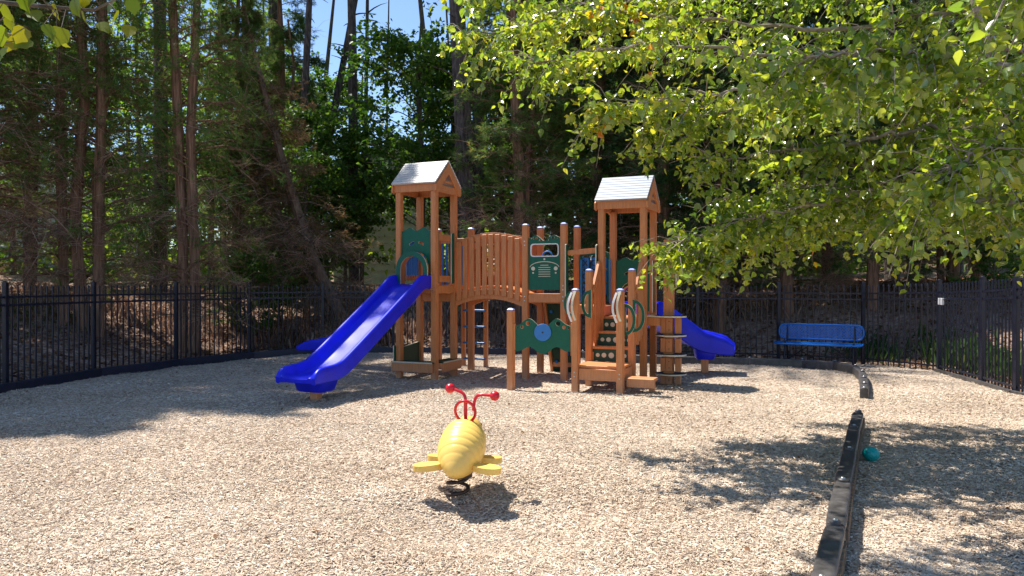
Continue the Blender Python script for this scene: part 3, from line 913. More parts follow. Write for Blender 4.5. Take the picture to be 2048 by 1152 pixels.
MB().plate([circ(0, .865, .128, 36)], .03, Mf @ Matrix.Translation((0, -.028, 0))).build('turning_disc', SB, fp, bevel=.005)
MB().plate([circ(0, .865, .013, 12)], .012, Mf @ Matrix.Translation((0, -.046, 0))).build('disc_hub', MAT['kerb_black'], fp)
for sg, z0, z1 in ((-1, .60, .99), (1, .52, 1.0)):
    MB().box((0, 0, (z0 + z1) / 2), (.034, .07, z1 - z0)).build('cleat', WD, fp, bevel=.004).matrix_local = Mf @ Matrix.Translation((sg * (Wp + .012), 0, 0))

# transfer platform and stairs
zt_ = .385
tp = MB()
for k in range(3):
    tp.box((2.94, TY + .02 + .11 + k * .225, zt_ - .02), (.70, .218, .04))
tp = tp.build('transfer_platform', WD, PS, bevel=.006)
board('deck_beam', (2.94, TY + .005, zt_ - .13), (s - PW - .006, .045, .17), parent=tp)
for x in TX: board('deck_beam', (x + (.0), (TY + NY) / 2, zt_ - .13), (.045, NY - TY - PW - .006, .17), parent=tp)
board('deck_beam', (2.94, NY, zt_ - .13), (s - PW - .006, .045, .17), parent=tp)
# rising steps with dotted green risers
sx0, sx1 = TX[0] + .055, TX[1] - .055
xc = (sx0 + sx1) / 2 + .04; hw_ = (sx1 - sx0) / 2
rise = (ZR - zt_) / 3
for k in range(3):
    y = -.385 + k * .165 + (.02 if k else 0); z0 = zt_ + k * rise + .002; z1 = z0 + rise - .042
    xk = xc - .04 + k * .02
    loopsz = []
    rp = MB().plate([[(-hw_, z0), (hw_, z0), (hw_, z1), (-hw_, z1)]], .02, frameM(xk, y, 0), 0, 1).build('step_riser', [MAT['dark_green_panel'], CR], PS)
    dt = MB()
    for dx, r_ in ((-.205, .031), (-.105, .037), (.012, .044), (.125, .037), (.222, .031)):
        dt.plate([circ(dx, (z0 + z1) / 2, r_, 18)], .006, frameM(xk, y - .0125, 0))
    dt.build('dot_motif', CR, rp)
    if k < 2: MB().box((xk, y + .075, z1 + .021), (2 * hw_ + .01, .20, .038)).build('step_tread', WD, PS, bevel=.006)
for x in (sx0 - .002, sx1 + .03):
    sl = [(-.42, zt_ - .16), (-.42, zt_ + .10), (-.05, ZR + .04), (.02, ZR + .02), (.02, ZR - .2)]
    MB().plate([sl], .035, Matrix.Translation((x, 0, 0)) @ Matrix.Rotation(R(90), 4, 'Z')).build('stair_stringer', WD, PS, bevel=.004)
# stair handrails with slats
for x, xe in ((TX[0], RX[0]), (TX[1], RX[1])):
    a = Vector((x + .01, NY + .04, 1.50)); b = Vector((xe - .035, -.05, 1.80))
    a = Vector((x + .05, NY + .02, 1.46)); b = Vector((xe - .02, -.06, 1.93))
    hr_ = MB().bar(a, b, .05, .09).build('stair_handrail', WD, PS, bevel=.006)
    for k in range(4):
        t = (k + .8) / 4.6; q = a.lerp(b, t)
        MB().box((q.x + .02, q.y, (q.z - .02 + .62 + .2 * t) / 2), (.032, .06, q.z - .02 - .62 - .2 * t)).build('stair_slat', WD, hr_, bevel=.004)
# D shaped hand grips
def dgrip(M, r, h, parent=PS, m=None, name='hand_grip'):
    n_ = 16
    out = [(0, h)] + [(r * math.sin(math.pi * (1 - i / n_)) ** .8 if 0 < i < n_ else 0, -h * math.cos(math.pi * (1 - i / n_)) * 1) for i in range(n_ + 1)][::-1]
    out = [(r * math.sin(math.pi * i / n_), -h * math.cos(math.pi * i / n_)) for i in range(n_ + 1)]
    inn = [(.012 + (r - .055) * math.sin(math.pi * i / n_), -(h - .05) * math.cos(math.pi * i / n_)) for i in range(n_ + 1)]
    out = [(-.03, -h - .015)] + out + [(-.03, h + .015)]
    return MB().plate([out, inn], .02, M, 0, 1).build(name, m or [GR, CR], parent)
e = PW / 2 + .012
dgrip(Matrix.Translation((TX[0] - .05, TY + e, 1.29)) @ Matrix.Rotation(R(180), 4, 'Z'), .155, .20)
dgrip(Matrix.Translation((TX[0] + .175, TY + .12, 1.29)) @ Matrix.Rotation(R(180), 4, 'Z'), .12, .20)
dgrip(Matrix.Translation((TX[1] + .055, TY + e, 1.07)), .155, .23)
dgrip(Matrix.Translation((TX[1] + .06, NY - e, 1.10)), .155, .24)
for x in TX:    # white bowed grab rails standing proud of the front posts
    for q, dx in enumerate((-.035, .02)):
        pts = [(x + dx - .045 * math.sin(math.pi * i / 12) * (1 if q == 0 else .8), TY - e - .012 - .05 * math.sin(math.pi * i / 12), 1.03 + .43 * i / 12 + .02 * q) for i in range(13)]
        m_ = MB()
        for i in range(12): m_.bar(pts[i], pts[i + 1], .014, .03, up=(1, 0, 0))
        m_.build('grab_rail', CR if q else MAT['white_metal'], PS)
    MB().box((x, TY - e + .006, 1.455), (.05, .01, .05)).build('grab_plate', MAT['white_metal'], PS)
# small side step
st2 = MB().box((TX[1] + .27, -.86, .20), (.40, .26, .045)).build('side_step', WD, PS, bevel=.006)
board('step_beam', (TX[1] + .27, -.985, .155), (.40, .04, .13), parent=st2)
board('step_leg', (TX[1] + .40, -.80, .06), (.08, .08, .22), parent=st2)

# right side of right tower: green plates, pole with discs
for yy, ww in ((PW / 2 + .03, .05), (s - PW / 2 - .05, .09)):
    M = Matrix.Translation((RX[1] + .02, yy, 0)) @ Matrix.Rotation(R(90), 4, 'Z')
    wav = [(ww / 2 + .008 * math.sin(i * 1.3), ZR + .05 + .85 * i / 14) for i in range(15)]
    panel('entry_panel', [[(-ww / 2, ZR + .05)] + wav + [(-ww / 2, ZR + .9)]], .02, M)
px_, py_ = 3.74, .29
pole = MB().box((px_ - .04, py_, 1.12), (.155, .12, 2.34)).build('climber_pole', WD, PS, bevel=.009, seg=2)
disc = [(-.21, -.16)] + arc(0, 0, .245, .245, -120, 120, 22) + [(-.21, .16)]
def flat(loop, x, y, z, th=.022):
    M = Matrix.Translation((x, y, z)) @ Matrix.Rotation(R(90), 4, 'X')
    return MB().plate([loop], th, M, 0, 1)
for z in (.16, .465, .77): flat(circ(0, 0, .245, 30), px_ - .01, py_, z).build('climber_disc', [MAT['dark_green_panel'], CR], PS)
flat([(-.36, -.2)] + arc(0, 0, .245, .245, -80, 80, 18) + [(-.36, .2)], px_ - .01, py_, ZR).build('climber_landing', [MAT['dark_green_panel'], CR], PS)
for z0, z1 in ((.0, .145), (.20, .42), (.50, .73), (.80, 1.055)):
    for dx in (-.105, .125): MB().box((px_ + dx - .01, py_ - .03, (z0 + z1) / 2), (.085, .11, z1 - z0)).build('spacer_block', WD, PS, bevel=.005)
    MB().box((px_ - .02, py_ - .075, (z0 + z1) / 2), (.10, .035, z1 - z0 - .01)).build('spacer_block', WD, PS, bevel=.004)
    bo = MB()
    for z in (z0 + .06, z1 - .06): bo.sphere((px_ - .02, py_ - .094, z), (.008, .005, .008), 8, 5)
    bo.build('bolt', MAT['kerb_black'], PS)
g_ = Matrix.Translation((px_ + .10, py_ - .03, 1.72)) @ Matrix.Rotation(R(80), 4, 'Z')
MB().plate([rrect(-.05, -.19, .05, .19, .045, 5), rrect(-.018, -.15, .018, .15, .015, 4)], .03, g_, 0, 1).build('hand_grip', [GR, CR], PS)
board('entry_beam', (3.36 + .13, .29, ZR - .08), (.20, .40, .13))

# slides
def slide(name, stations, w=.33, rails=None, label=None, foot=None, fw=.27, fd=.20):
    """stations: (x, y, z, heading angle, rail height)"""
    vs, fs = [], []
    def sec(rh):
        L_ = [(-w, -.055), (-w - .004, rh * .5), (-w, rh - .02), (-w + .012, rh - .004), (-w + .032, rh), (-w + .058, rh - .006), (-w + .075, rh - .025), (-w + .088, rh * .45 + .01), (-w + .105, .025), (-w + .14, .005), (-w + .2, 0)]
        Rr = [(-x, z) for x, z in L_[::-1]]
        bot = [(w - .03, -.075), (w - .075, -.03 - .02), (-w + .075, -.03 - .02), (-w + .03, -.075)]
        return L_ + Rr + bot
    nS = None
    for k, (x, y, z, hd, rh) in enumerate(stations):
        cx, sx_ = math.cos(hd), math.sin(hd)
        if 0 < k < len(stations) - 1: dz = (stations[k + 1][2] - stations[k - 1][2]); dl = math.hypot(stations[k + 1][0] - stations[k - 1][0], stations[k + 1][1] - stations[k - 1][1])
        else:
            a_, b_ = (stations[0], stations[1]) if k == 0 else (stations[-2], stations[-1])
            dz = b_[2] - a_[2]; dl = math.hypot(b_[0] - a_[0], b_[1] - a_[1])
        sl_ = dz / max(dl, 1e-6); c_ = 1 / math.sqrt(1 + sl_ * sl_); up_ = (-sl_ * c_ * cx * 1, -sl_ * c_ * sx_ * 1, c_)
        se = sec(rh); nS = len(se)
        for (lx, lz) in se:
            vs.append((x + sx_ * lx + up_[0] * lz, y - cx * lx + up_[1] * lz, z + up_[2] * lz))
    for k in range(len(stations) - 1):
        for j in range(nS):
            j2 = (j + 1) % nS
            fs.append((k*nS+j, k*nS+j2, (k+1)*nS+j2, (k+1)*nS+j))
    fs.append(tuple(range(nS))); fs.append(tuple(range((len(stations) - 1) * nS, len(stations) * nS))[::-1])
    o = MB().add(vs, fs).build(name, BL, PS, smooth=50)
    if label: o['label'] = label
    if foot:
        x, y, z, hd = foot
        m = MB(); M = Matrix.Translation((x, y, 0)) @ Matrix.Rotation(hd, 4, 'Z')
        def ring(zz, a, b):
            pts = []
            for (px, pz) in rrect(-a, -b, a, b, .07, 4):
                f_ = 1 + .012 * math.cos(len(pts) * 2.2)
                pts.append(M @ Vector((px * f_, pz * f_, zz)))
            return pts
        r1, r2, r3 = ring(z - .03, fw, fd), ring(z - .19, fw * .84, fd * .84), ring(z - .215, fw * .74, fd * .74)
        n_ = len(r1); m.add(r1 + r2 + r3, [(i, i + n_, (i + 1) % n_ + n_, (i + 1) % n_) for i in range(n_)] + [(i + n_, i + 2*n_, (i + 1) % n_ + 2*n_, (i + 1) % n_ + n_) for i in range(n_)] + [tuple(range(2 * n_, 3 * n_))])
        m.build('slide_foot', BL, o, smooth=40)
        MB().box((x, y, (z - .2) / 2 - .03), (.12, .12, z - .14), Matrix.Rotation(hd, 3, 'Z')).build('foot_post', WD, o, bevel=.007)
        rim = []
    return o
def interp(pts, n):
    """Catmull-Rom through (x,y,z,rh)"""
    out = []
    P = [pts[0]] + pts + [pts[-1]]
    for i in range(1, len(P) - 2):
        p0, p1, p2, p3 = [np.array(q, float) for q in P[i - 1:i + 3]]
        for k in range(n):
            t = k / n
            out.append(.5 * ((2 * p1) + (-p0 + p2) * t + (2*p0 - 5*p1 + 4*p2 - p3) * t * t + (-p0 + 3*p1 - 3*p2 + p3) * t ** 3))
    out.append(np.array(pts[-1], float))
    st = []
    for k, q in enumerate(out):
        a_, b_ = out[max(k - 1, 0)], out[min(k + 1, len(out) - 1)]
        st.append((q[0], q[1], q[2], math.atan2(b_[1] - a_[1], b_[0] - a_[0]), q[3]))
    return st
xs = -.365
slide('slide', interp([(xs, -.72, 1.575, .16), (xs, -.86, 1.57, .17), (xs, -1.0, 1.53, .175), (xs, -1.25, 1.39, .165), (xs, -2.2, .86, .165), (xs, -2.95, .455, .16), (xs, -3.2, .365, .155), (xs, -3.45, .345, .15), (xs, -3.62, .345, .135), (xs, -3.70, .345, .09), (xs, -3.75, .338, .02)], 6),
      .325, label='long straight blue slide sloping to the front left', foot=(xs, -3.32, .345, 0))
slide('slide', interp([(-.74, .34, 1.42, .16), (-.9, .34, 1.41, .17), (-1.1, .34, 1.33, .17), (-1.9, .34, .85, .165), (-2.5, .34, .50, .16), (-2.85, .34, .40, .15), (-3.2, .34, .37, .12), (-3.45, .34, .36, .03)], 5),
      .31, label='blue slide behind the straight one, leaving the tower to the left', foot=(-3.0, .34, .40, 0))
cp = [(2.16, 12.64, 1.06, .20), (2.22, 12.80, 1.05, .24), (2.38, 13.08, .98, .28), (2.66, 13.32, .84, .29), (3.0, 13.42, .65, .29), (3.3, 13.42, .50, .28), (3.55, 13.36, .44, .27), (3.78, 13.28, .42, .22), (3.93, 13.23, .42, .10)]
cpl = []
for x, y, z, r_ in cp:
    l_ = loc(x, y); cpl.append((l_[0], l_[1], z, r_))
fx, fy = loc(3.44, 13.38)
slide('slide', interp(cpl, 5), .30, label='curved blue slide leaving the right tower to the right', foot=(fx, fy, .46, R(15)), fw=.20, fd=.20)

# ------------------------------------------------------------------ bee spring rider (local y = heading)
bx, by = BEE_XY
BEE = thing('spring_rider', 'yellow bee shaped spring rider with red antenna handles on the chips', 'spring rider', (bx, by, 0), -R(9))
Y_, RD = MAT['bee_yellow'], MAT['bee_red']
BEE.scale = (1.03,) * 3; BEE.location.z = -.105
# body: rings along a pitched axis
n, sg = 90, 48
vs = []
A0 = Vector((0, -.235, .265)); A1 = Vector((0, .22, .485))
ax = (A1 - A0).normalized(); upv = Vector((1, 0, 0)).cross(ax)
if upv.z < 0: upv = -upv
for k in range(n + 1):
    t = k / n
    r = .185 * min(1, math.sin(min(1, (t * 1.0 + .0) / .62) * math.pi / 2) ** .62) if t > 0 else .001
    if t > .62: r *= 1 - .12 * ((t - .62) / .38) ** 1.5
    if t > .86: r *= max(.02, 1 - ((t - .86) / .14) ** 2.6) ** .5
    rb = 1.0
    if .10 < t < .80:
        ph = ((t - .10) * 8.6) % 1.0
        rb = 1 - .024 * (abs(2 * ph - 1) ** 3)
    c = A0 + (A1 - A0) * t
    for j in range(sg):
        a = 2 * math.pi * j / sg
        rx = r * rb * .97; rz = r * rb * (1.0 if math.sin(a) > 0 else .92)
        vs.append(c + Vector((1, 0, 0)) * math.cos(a) * rx + upv * math.sin(a) * rz)
fs = [(k*sg+j, k*sg+(j+1)%sg, (k+1)*sg+(j+1)%sg, (k+1)*sg+j) for k in range(n) for j in range(sg)]
MB().add(vs, fs).build('body', Y_, BEE, smooth=85)
# head, mostly behind the body
hd_ = MB().sphere((0, .25, .495), (.118, .13, .118), 28, 18).build('head', Y_, BEE, smooth=80)
for sx in (-1, 1): MB().sphere((sx * .07, .355, .52), .026, 14, 10).build('eye', MAT['black_rubber'], hd_, smooth=80)
def wing(sx, y, ang, L_, w_, z, dz):
    pts_o = []
    loop = []
    for i in range(28):
        a = 2 * math.pi * i / 28
        x = math.cos(a); yv = math.sin(a)
        loop.append((L_ / 2 + L_ / 2 * x, w_ / 2 * yv * (1 - .18 * (1 - x) / 2)))
    M = Matrix.Translation((sx * .11, y, z)) @ Matrix.Rotation(ang if sx > 0 else math.pi - ang, 4, 'Z') @ Matrix.Rotation(-dz, 4, 'Y') @ Matrix.Rotation(R(90), 4, 'X')
    MB().plate([loop], .045, M).build('wing', Y_, BEE, bevel=.014, seg=3, smooth=50)
for sx in (-1, 1):
    wing(sx, -.09, R(-10), .225, .16, .30, R(-4)); wing(sx, .10, R(18), .19, .13, .31, R(-3))
# red handle: ring, stem, antennae
hc = Vector((.0, .17, .66)); rr = .085
tl = lambda a: hc + Vector((rr * .93 * math.cos(a), .03 * math.sin(a) * -1, rr * 1.02 * math.sin(a)))
hn = MB().tube([tl(R(a)) for a in range(0, 360, 12)], .0115, 10, closed=True)
hn.tube([hc + Vector((-.0, .02, -.13)), hc + Vector((.0, .01, .0)), hc + Vector((.005, -.01, .085))], .0145, 10)
hn = hn.build('handle', RD, BEE, smooth=60)
def ant(sx, pts, ball):
    o = MB().tube(pts, .0125, 10).build('antenna', RD, BEE, smooth=60)
    MB().sphere(ball, .0385, 22, 14).build('antenna_ball', RD, o, smooth=80)
def bez(a, b, c, d, n=10):
    return [a*(1-t)**3 + b*3*t*(1-t)**2 + c*3*t*t*(1-t) + d*t**3 for t in [i / n for i in range(n + 1)]]
bL = hc + Vector((-.125, .02, .175)); bR = hc + Vector((.235, -.02, .13))
ant(-1, bez(hc + Vector((.005, -.01, .08)), hc + Vector((.0, 0, .15)), hc + Vector((-.03, 0, .155)), bL), bL)
ant(1, bez(hc + Vector((.066, -.01, .01)), hc + Vector((.075, 0, .15)), hc + Vector((.09, 0, .14)), bR), bR)
# spring
pts = []; rad = []
for i in range(0, 150):
    t = i / 149; a = t * 2 * math.pi * 3.2 + 2.2
    rr_ = .075 + .012 * (1 - t)
    pts.append((-.02 + rr_ * math.cos(a), .0 + rr_ * math.sin(a), -.03 + .27 * t))
MB().tube(pts, .0135, 8).build('spring', MAT['spring_steel'], BEE, smooth=60)
MB().tube([(0, 0, .20), (0, 0, .245)], .09, 20).build('mount_plate', MAT['spring_steel'], BEE, smooth=35)

# bolts through the posts at deck height
for x, ys, z in [(-s, (-s, 0), ZL - .08), (0, (-s, 0), ZL - .08), (0, (s,), ZM - .08), (MX[0], (0, s), ZM - .08), (MX[1], (0, s), ZM - .08), (RX[0], (0, s), ZR - .08), (RX[1], (0, s), ZR - .08),
                 (TX[0], (TY,), .25), (TX[1], (TY,), .25), (MX[0], (0,), ZM + .84), (MX[1], (0,), 1.52)]:
    for y in ys:
        m = MB()
        for dz in (-.03, .035): m.tube([(x, y - PW / 2 - .001, z + dz), (x, y - PW / 2 - .009, z + dz)], [.013, .010], 10)
        m.build('bolt_pair', MAT['galvanised'], PS, smooth=40)
# ------------------------------------------------------------------ vegetation generators
def seg_tubes(A, B, r0, r1, sides=4):
    A = np.asarray(A, float); B = np.asarray(B, float); n = len(A)
    r0 = np.broadcast_to(r0, (n,)); r1 = np.broadcast_to(r1, (n,))
    D = nrm(B - A); ref = np.where(np.abs(D[:, 2:3]) < .9, np.array([[0, 0, 1.]]), np.array([[1., 0, 0]]))
    Xd = nrm(np.cross(D, ref)); Yd = np.cross(D, Xd)
    a = np.arange(sides) * 2 * np.pi / sides
    ring = Xd[:, None, :] * np.cos(a)[None, :, None] + Yd[:, None, :] * np.sin(a)[None, :, None]
    V = np.concatenate([A[:, None, :] + ring * r0[:, None, None], B[:, None, :] + ring * r1[:, None, None]], 1)
    q = np.arange(sides); q2 = (q + 1) % sides
    f = np.stack([q, q2, q2 + sides, q + sides], 1)
    Fq = (np.arange(n) * 2 * sides)[:, None, None] + f[None]
    return V.reshape(-1, 3), Fq.reshape(-1, 4)
def join(parts):
    V, Fq, off = [], [], 0
    for v, f in parts:
        V.append(v); Fq.append(f + off); off += len(v)
    return np.concatenate(V), np.concatenate(Fq)
def stem_mesh(stems, sides=12):
    """list of (points, radii): bark tubes with uneven radius, joined in one mesh"""
    m = MB()
    for pts, rad in stems:
        pts = [Vector(p) for p in pts]
        P, Rr = [], []
        for i in range(len(pts) - 1):
            k = max(2, int((pts[i + 1] - pts[i]).length / .35))
            for j in range(k):
                t = j / k; P.append(pts[i].lerp(pts[i + 1], t)); Rr.append(rad[i] + (rad[i + 1] - rad[i]) * t)
        P.append(pts[-1]); Rr.append(rad[-1])
        r0 = len(m.v); m.tube(P, Rr, sides)
        for i in range(len(P)):
            for q in range(sides):
                v = Vector(m.v[r0 + i * sides + q]); c = P[i]
                f_ = 1 + .16 * math.sin(q * 2.4 + i * .21 + 3 * math.sin(i * .13)) * (1 if Rr[i] > .04 else .3) + random.uniform(-.05, .05)
                if i == 0: f_ *= 1.35
                m.v[r0 + i * sides + q] = tuple(c + (v - c) * f_)
    return m
def limb_pts(P0, az, L, rise, droop, ts):
    h = np.stack([np.cos(az), np.sin(az)], 1)
    out = np.empty((len(P0), len(ts), 3))
    for k, t in enumerate(ts):
        out[:, k, :2] = P0[:, :2] + h * (L * t)[:, None]
        out[:, k, 2] = P0[:, 2] + L * (rise * t - droop * t * t)
    return out
SPRAY = [(0, -.05, 0), (0, .05, 0), (1, 0, -.1), (.12, 0, 0), (.30, 0, 0), (.62, .36, -.04), (.26, 0, 0), (.45, 0, 0), (.80, -.34, -.06), (.45, 0, 0), (.6, 0, 0), (.92, .2, .1)]
SPRAYF = [(0, 2, 1), (3, 4, 5), (6, 7, 8), (9, 10, 11)]
def cedar_mesh(stems, n_limbs, reach, z_lo, z_dead, n_spray, sp=(.10, .20), seed=1, up=.35, dr=.55, dead_n=1400):
    g = np.random.default_rng(seed)
    # pick limb bases
    B, Ls = [], []
    for (pts, rad), nl in zip(stems, n_limbs):
        P = np.array(pts); seg = np.linalg.norm(np.diff(P, axis=0), axis=1); cum = np.concatenate([[0], np.cumsum(seg)]); tot = cum[-1]
        t = (z_lo / tot) + (1 - z_lo / tot) * g.random(nl) ** .9
        d = t * tot
        base = np.stack([np.interp(d, cum, P[:, k]) for k in range(3)], 1)
        B.append(base); Ls.append(reach * (1.08 - t) ** .6 * (.55 + .6 * g.random(nl)) * np.clip(.5 + t * 2.5, 0, 1))
    B = np.concatenate(B); Ls = np.concatenate(Ls); n = len(B)
    az = g.random(n) * 2 * np.pi
    ts = np.linspace(0, 1, 5)
    LP = limb_pts(B, az, Ls, up + .3 * g.random(n), dr * (.6 + .8 * g.random(n)), ts)
    tw = []
    for k in range(4): tw.append(seg_tubes(LP[:, k], LP[:, k + 1], (.016 * (1 - k / 4.4)) * (Ls / reach + .4), (.016 * (1 - (k + 1) / 4.4)) * (Ls / reach + .4), 4))
    # subs
    m = 9
    li = np.repeat(np.arange(n), m); t = .2 + .8 * g.random(n * m)
    def on(li, t):
        x = t * 4; k = np.minimum(x.astype(int), 3); f = (x - k)[:, None]
        return LP[li, k] * (1 - f) + LP[li, k + 1] * f
    SP = on(li, t); sa = az[li] + np.where(g.random(n * m) < .5, 1, -1) * (.5 + .7 * g.random(n * m))
    SL = Ls[li] * .42 * (1.25 - t) * (.5 + g.random(n * m))
    SE = SP + np.stack([np.cos(sa) * SL, np.sin(sa) * SL, SL * g.normal(.0, .28, n * m)], 1)
    tw.append(seg_tubes(SP, SE, .0055, .002, 3) if False else seg_tubes(SP, SE, .006, .002, 4))
    # sprays, on living limbs only
    live = B[li, 2] > z_dead + .9 * g.normal(0, 1, n * m)
    cand = np.nonzero(live)[0]
    pick = g.choice(cand, n_spray); tt = g.random(n_spray) ** .6
    C = SP[pick] * (1 - tt[:, None]) + SE[pick] * tt[:, None] + g.normal(0, .05, (n_spray, 3))
    D = nrm(SE[pick] - SP[pick]) + g.normal(0, .45, (n_spray, 3)); D[:, 2] -= .15
    U = np.stack([g.normal(0, .7, n_spray), g.normal(0, .7, n_spray), np.ones(n_spray)], 1)
    leaf = cards(C, D, U, sp[0] + (sp[1] - sp[0]) * g.random(n_spray), SPRAY, SPRAYF)
    # dead twigs
    deadc = np.nonzero(~live | (g.random(n * m) < .1))[0]
    dt = None
    if dead_n and len(deadc):
        pk = g.choice(deadc, dead_n); tt = g.random(dead_n)
        C = SP[pk] * (1 - tt[:, None]) + SE[pk] * tt[:, None]
        D = nrm(nrm(SE[pk] - SP[pk]) + g.normal(0, .5, (dead_n, 3))) * (.1 + .35 * g.random(dead_n))[:, None]
        dt = join([seg_tubes(C, C + D, .0036, .0024, 3), seg_tubes(C + D, C + D * 1.6 + g.normal(0, .05, C.shape) - np.array([0, 0, .04]), .0024, .001, 3)])
    return join(tw), leaf, dt
def make_cedar(name, stems, **k):
    """returns root with children trunk (> limbs, dead_twigs) and crown"""
    lm, bm_, dm = k.pop('leaf'), k.pop('bark'), k.pop('dead')
    tw, lf, dt = cedar_mesh(stems, **k)
    root = thing(name, None, 'tree')
    tr = stem_mesh(stems).build('trunk', bm_, root, smooth=60)
    np_mesh('branches', *tw, bm_, tr)
    if dt is not None: np_mesh('dead_twigs', *dt, dm, tr)
    np_mesh('crown', *lf, lm, root)
    return root
def dup(root, loc, rz, sc, label, group=None, name=None):
    r = root.copy(); COL.objects.link(r)
    r.location = loc; r.rotation_euler = (0, 0, rz); r.scale = (sc, sc, sc) if not isinstance(sc, tuple) else sc
    r['label'] = label
    if group: r['group'] = group
    for ch in list(root.children):
        c = ch.copy(); COL.objects.link(c); c.parent = r
        for g_ in list(ch.children):
            d = g_.copy(); COL.objects.link(d); d.parent = c
    return r
def place(root, x, y, rz, sc, label, group=None):
    root.location = (x, y, tz(x, y) - .05); root.rotation_euler = (0, 0, rz); root.scale = (sc, sc, sc) if not isinstance(sc, tuple) else sc
    root['label'] = label
    if group: root['group'] = group
    return root
def spot(u, y): return ((u - 1024) / F * y, y)

BC, BP, BG, DW = MAT['bark_cedar'], MAT['bark_pine'], MAT['bark_grey'], MAT['dead_wood']
CG = 'cedar trees behind the fence'
def stem(x0, y0, x1, y1, h, r, wobble=.12, n=6, seed=0):
    g = random.Random(seed); pts = []; rad = []
    for i in range(n + 1):
        t = i / n
        pts.append((x0 + (x1 - x0) * t + g.uniform(-1, 1) * wobble * (0 < i), y0 + (y1 - y0) * t + g.uniform(-1, 1) * wobble * (0 < i), -.3 + (h + .3) * t))
        rad.append(r * (1 - .78 * t) + .01)
    return pts, rad
# three-stemmed cedar on the left
cA = make_cedar('cedar_tree', [stem(-.40, 0, -.75, .2, 10.5, .10, seed=1), stem(.0, .1, -.15, -.2, 11.5, .12, seed=2), stem(.38, -.1, .62, .1, 11, .11, seed=3), stem(.15, .3, .28, .5, 8, .06, seed=4)],
                n_limbs=[80, 95, 85, 30], reach=2.0, z_lo=.8, z_dead=2.0, n_spray=18000, seed=5, leaf=MAT['cedar_leaf'], bark=BC, dead=MAT['twig_straw'], dead_n=3000)
x, y = spot(165, 16.2); place(cA, x, y, 0, (1, 1, 1.4), 'cedar with three tall dark trunks from one foot, left of the second fence post', CG)
cB = make_cedar('cedar_tree', [stem(-.12, 0, -.35, .1, 11.5, .115, seed=11), stem(.14, .05, .28, .2, 11, .11, seed=12), stem(.0, .3, .1, .5, 7, .05, seed=13)],
                n_limbs=[100, 90, 30], reach=2.1, z_lo=.7, z_dead=2.0, n_spray=19000, seed=6, leaf=MAT['cedar_leaf'], bark=BC, dead=MAT['twig_straw'], dead_n=3000)
x, y = spot(372, 16.4); place(cB, x, y, 0, (1, 1, 1.4), 'cedar with two close dark trunks, right behind the third fence post from the left', CG)
# leaning cedar, nearly bare
lean = [([(0, 0, -.3), (-.35, 0, .8), (-1.2, .1, 2.6), (-1.75, .1, 4.4), (-2.35, .2, 6.6), (-2.8, .3, 8.5)], [.15, .14, .12, .10, .07, .03]),
        ([(-.05, .1, -.3), (-.7, .2, 1.0), (-1.6, .3, 2.5), (-2.3, .4, 4.0), (-2.9, .5, 5.6)], [.10, .09, .08, .06, .03])]
cL = make_cedar('leaning_cedar', lean, n_limbs=[90, 60], reach=2.1, z_lo=.6, z_dead=2.4, n_spray=10000, seed=8, leaf=MAT['cedar_brown'], bark=DW, dead=MAT['twig_straw'], dead_n=3800, up=.15, dr=.6)
x, y = spot(708, 18.6); place(cL, x, y, 0, 1.0, 'brown half dead cedar leaning left over the back fence, left of the slides')
# generic cedars
cG = make_cedar('cedar_tree', [stem(0, 0, .1, 0, 11.5, .17, seed=21)], n_limbs=[230], reach=2.5, z_lo=.8, z_dead=1.6, n_spray=34000, seed=9, leaf=MAT['cedar_dark'], bark=BC, dead=MAT['twig_straw'], dead_n=3000, sp=(.12, .24))
cH = make_cedar('cedar_tree', [stem(0, 0, -.2, .1, 12.5, .17, seed=31), stem(.25, .1, .5, .3, 9, .09, seed=32)], n_limbs=[170, 60], reach=2.3, z_lo=.8, z_dead=3.0, n_spray=28000, seed=10, leaf=MAT['cedar_leaf'], bark=BC, dead=MAT['twig_straw'], dead_n=3000, sp=(.11, .22))
x, y = spot(1195, 21); place(cG, x, y, 0, 1.0, 'dense dark green cedar behind the truck panel and the maze panel', CG)
x, y = spot(1045, 19.2); place(cH, x, y, .6, 1.0, 'cedar with a bare brown twiggy lower half, standing straight behind the arched bridge', CG)
def dC(src, u, yy, rz, sc, label):
    x, y = spot(u, yy); return dup(src, (x, y, tz(x, y) - .05), rz, sc, label, CG)
dC(cG, 1330, 19.5, 1.3, 1.0, 'dense dark cedar directly behind the right roofed tower')
dC(cG, 1480, 21.5, 2.9, 1.05, 'dark cedar above the left end of the blue bench')
dC(cG, 1655, 22, 4.2, .95, 'dark cedar beyond the right end of the blue bench')
dC(cH, 1905, 21, 2.2, 1.0, 'dark cedar behind the fence corner, seen under the hanging leaves')
dC(cG, 2100, 18, 5.2, 1.0, 'dark cedar at the far right edge beyond the metal fence')
dC(cH, -30, 18.5, 3.3, .85, 'green cedar at the far left edge of the picture')
dC(cH, 470, 19.0, 4.4, .72, 'brownish cedar right of the two-trunked cedar')
dC(cG, 1575, 18.8, 3.9, .9, 'dark low-hanging cedar just above the blue bench')
dC(cG, 1745, 18.4, .9, .85, 'dark cedar between the blue bench and the fence corner')
dC(cG, 1440, 18.6, 5.1, .85, 'dark cedar over the left half of the bench, behind the curved slide')
dC(cG, 1960, 18.2, 2.6, .9, 'dark cedar seen above the grey-lit fence panel right of the corner')
dC(cH, 560, 25, 5.2, 1.0, 'tall green cedar far back behind the leaning cedar')
dC(cG, 1120, 25.5, .4, 1.05, 'far cedar seen between the bridge and the right tower')

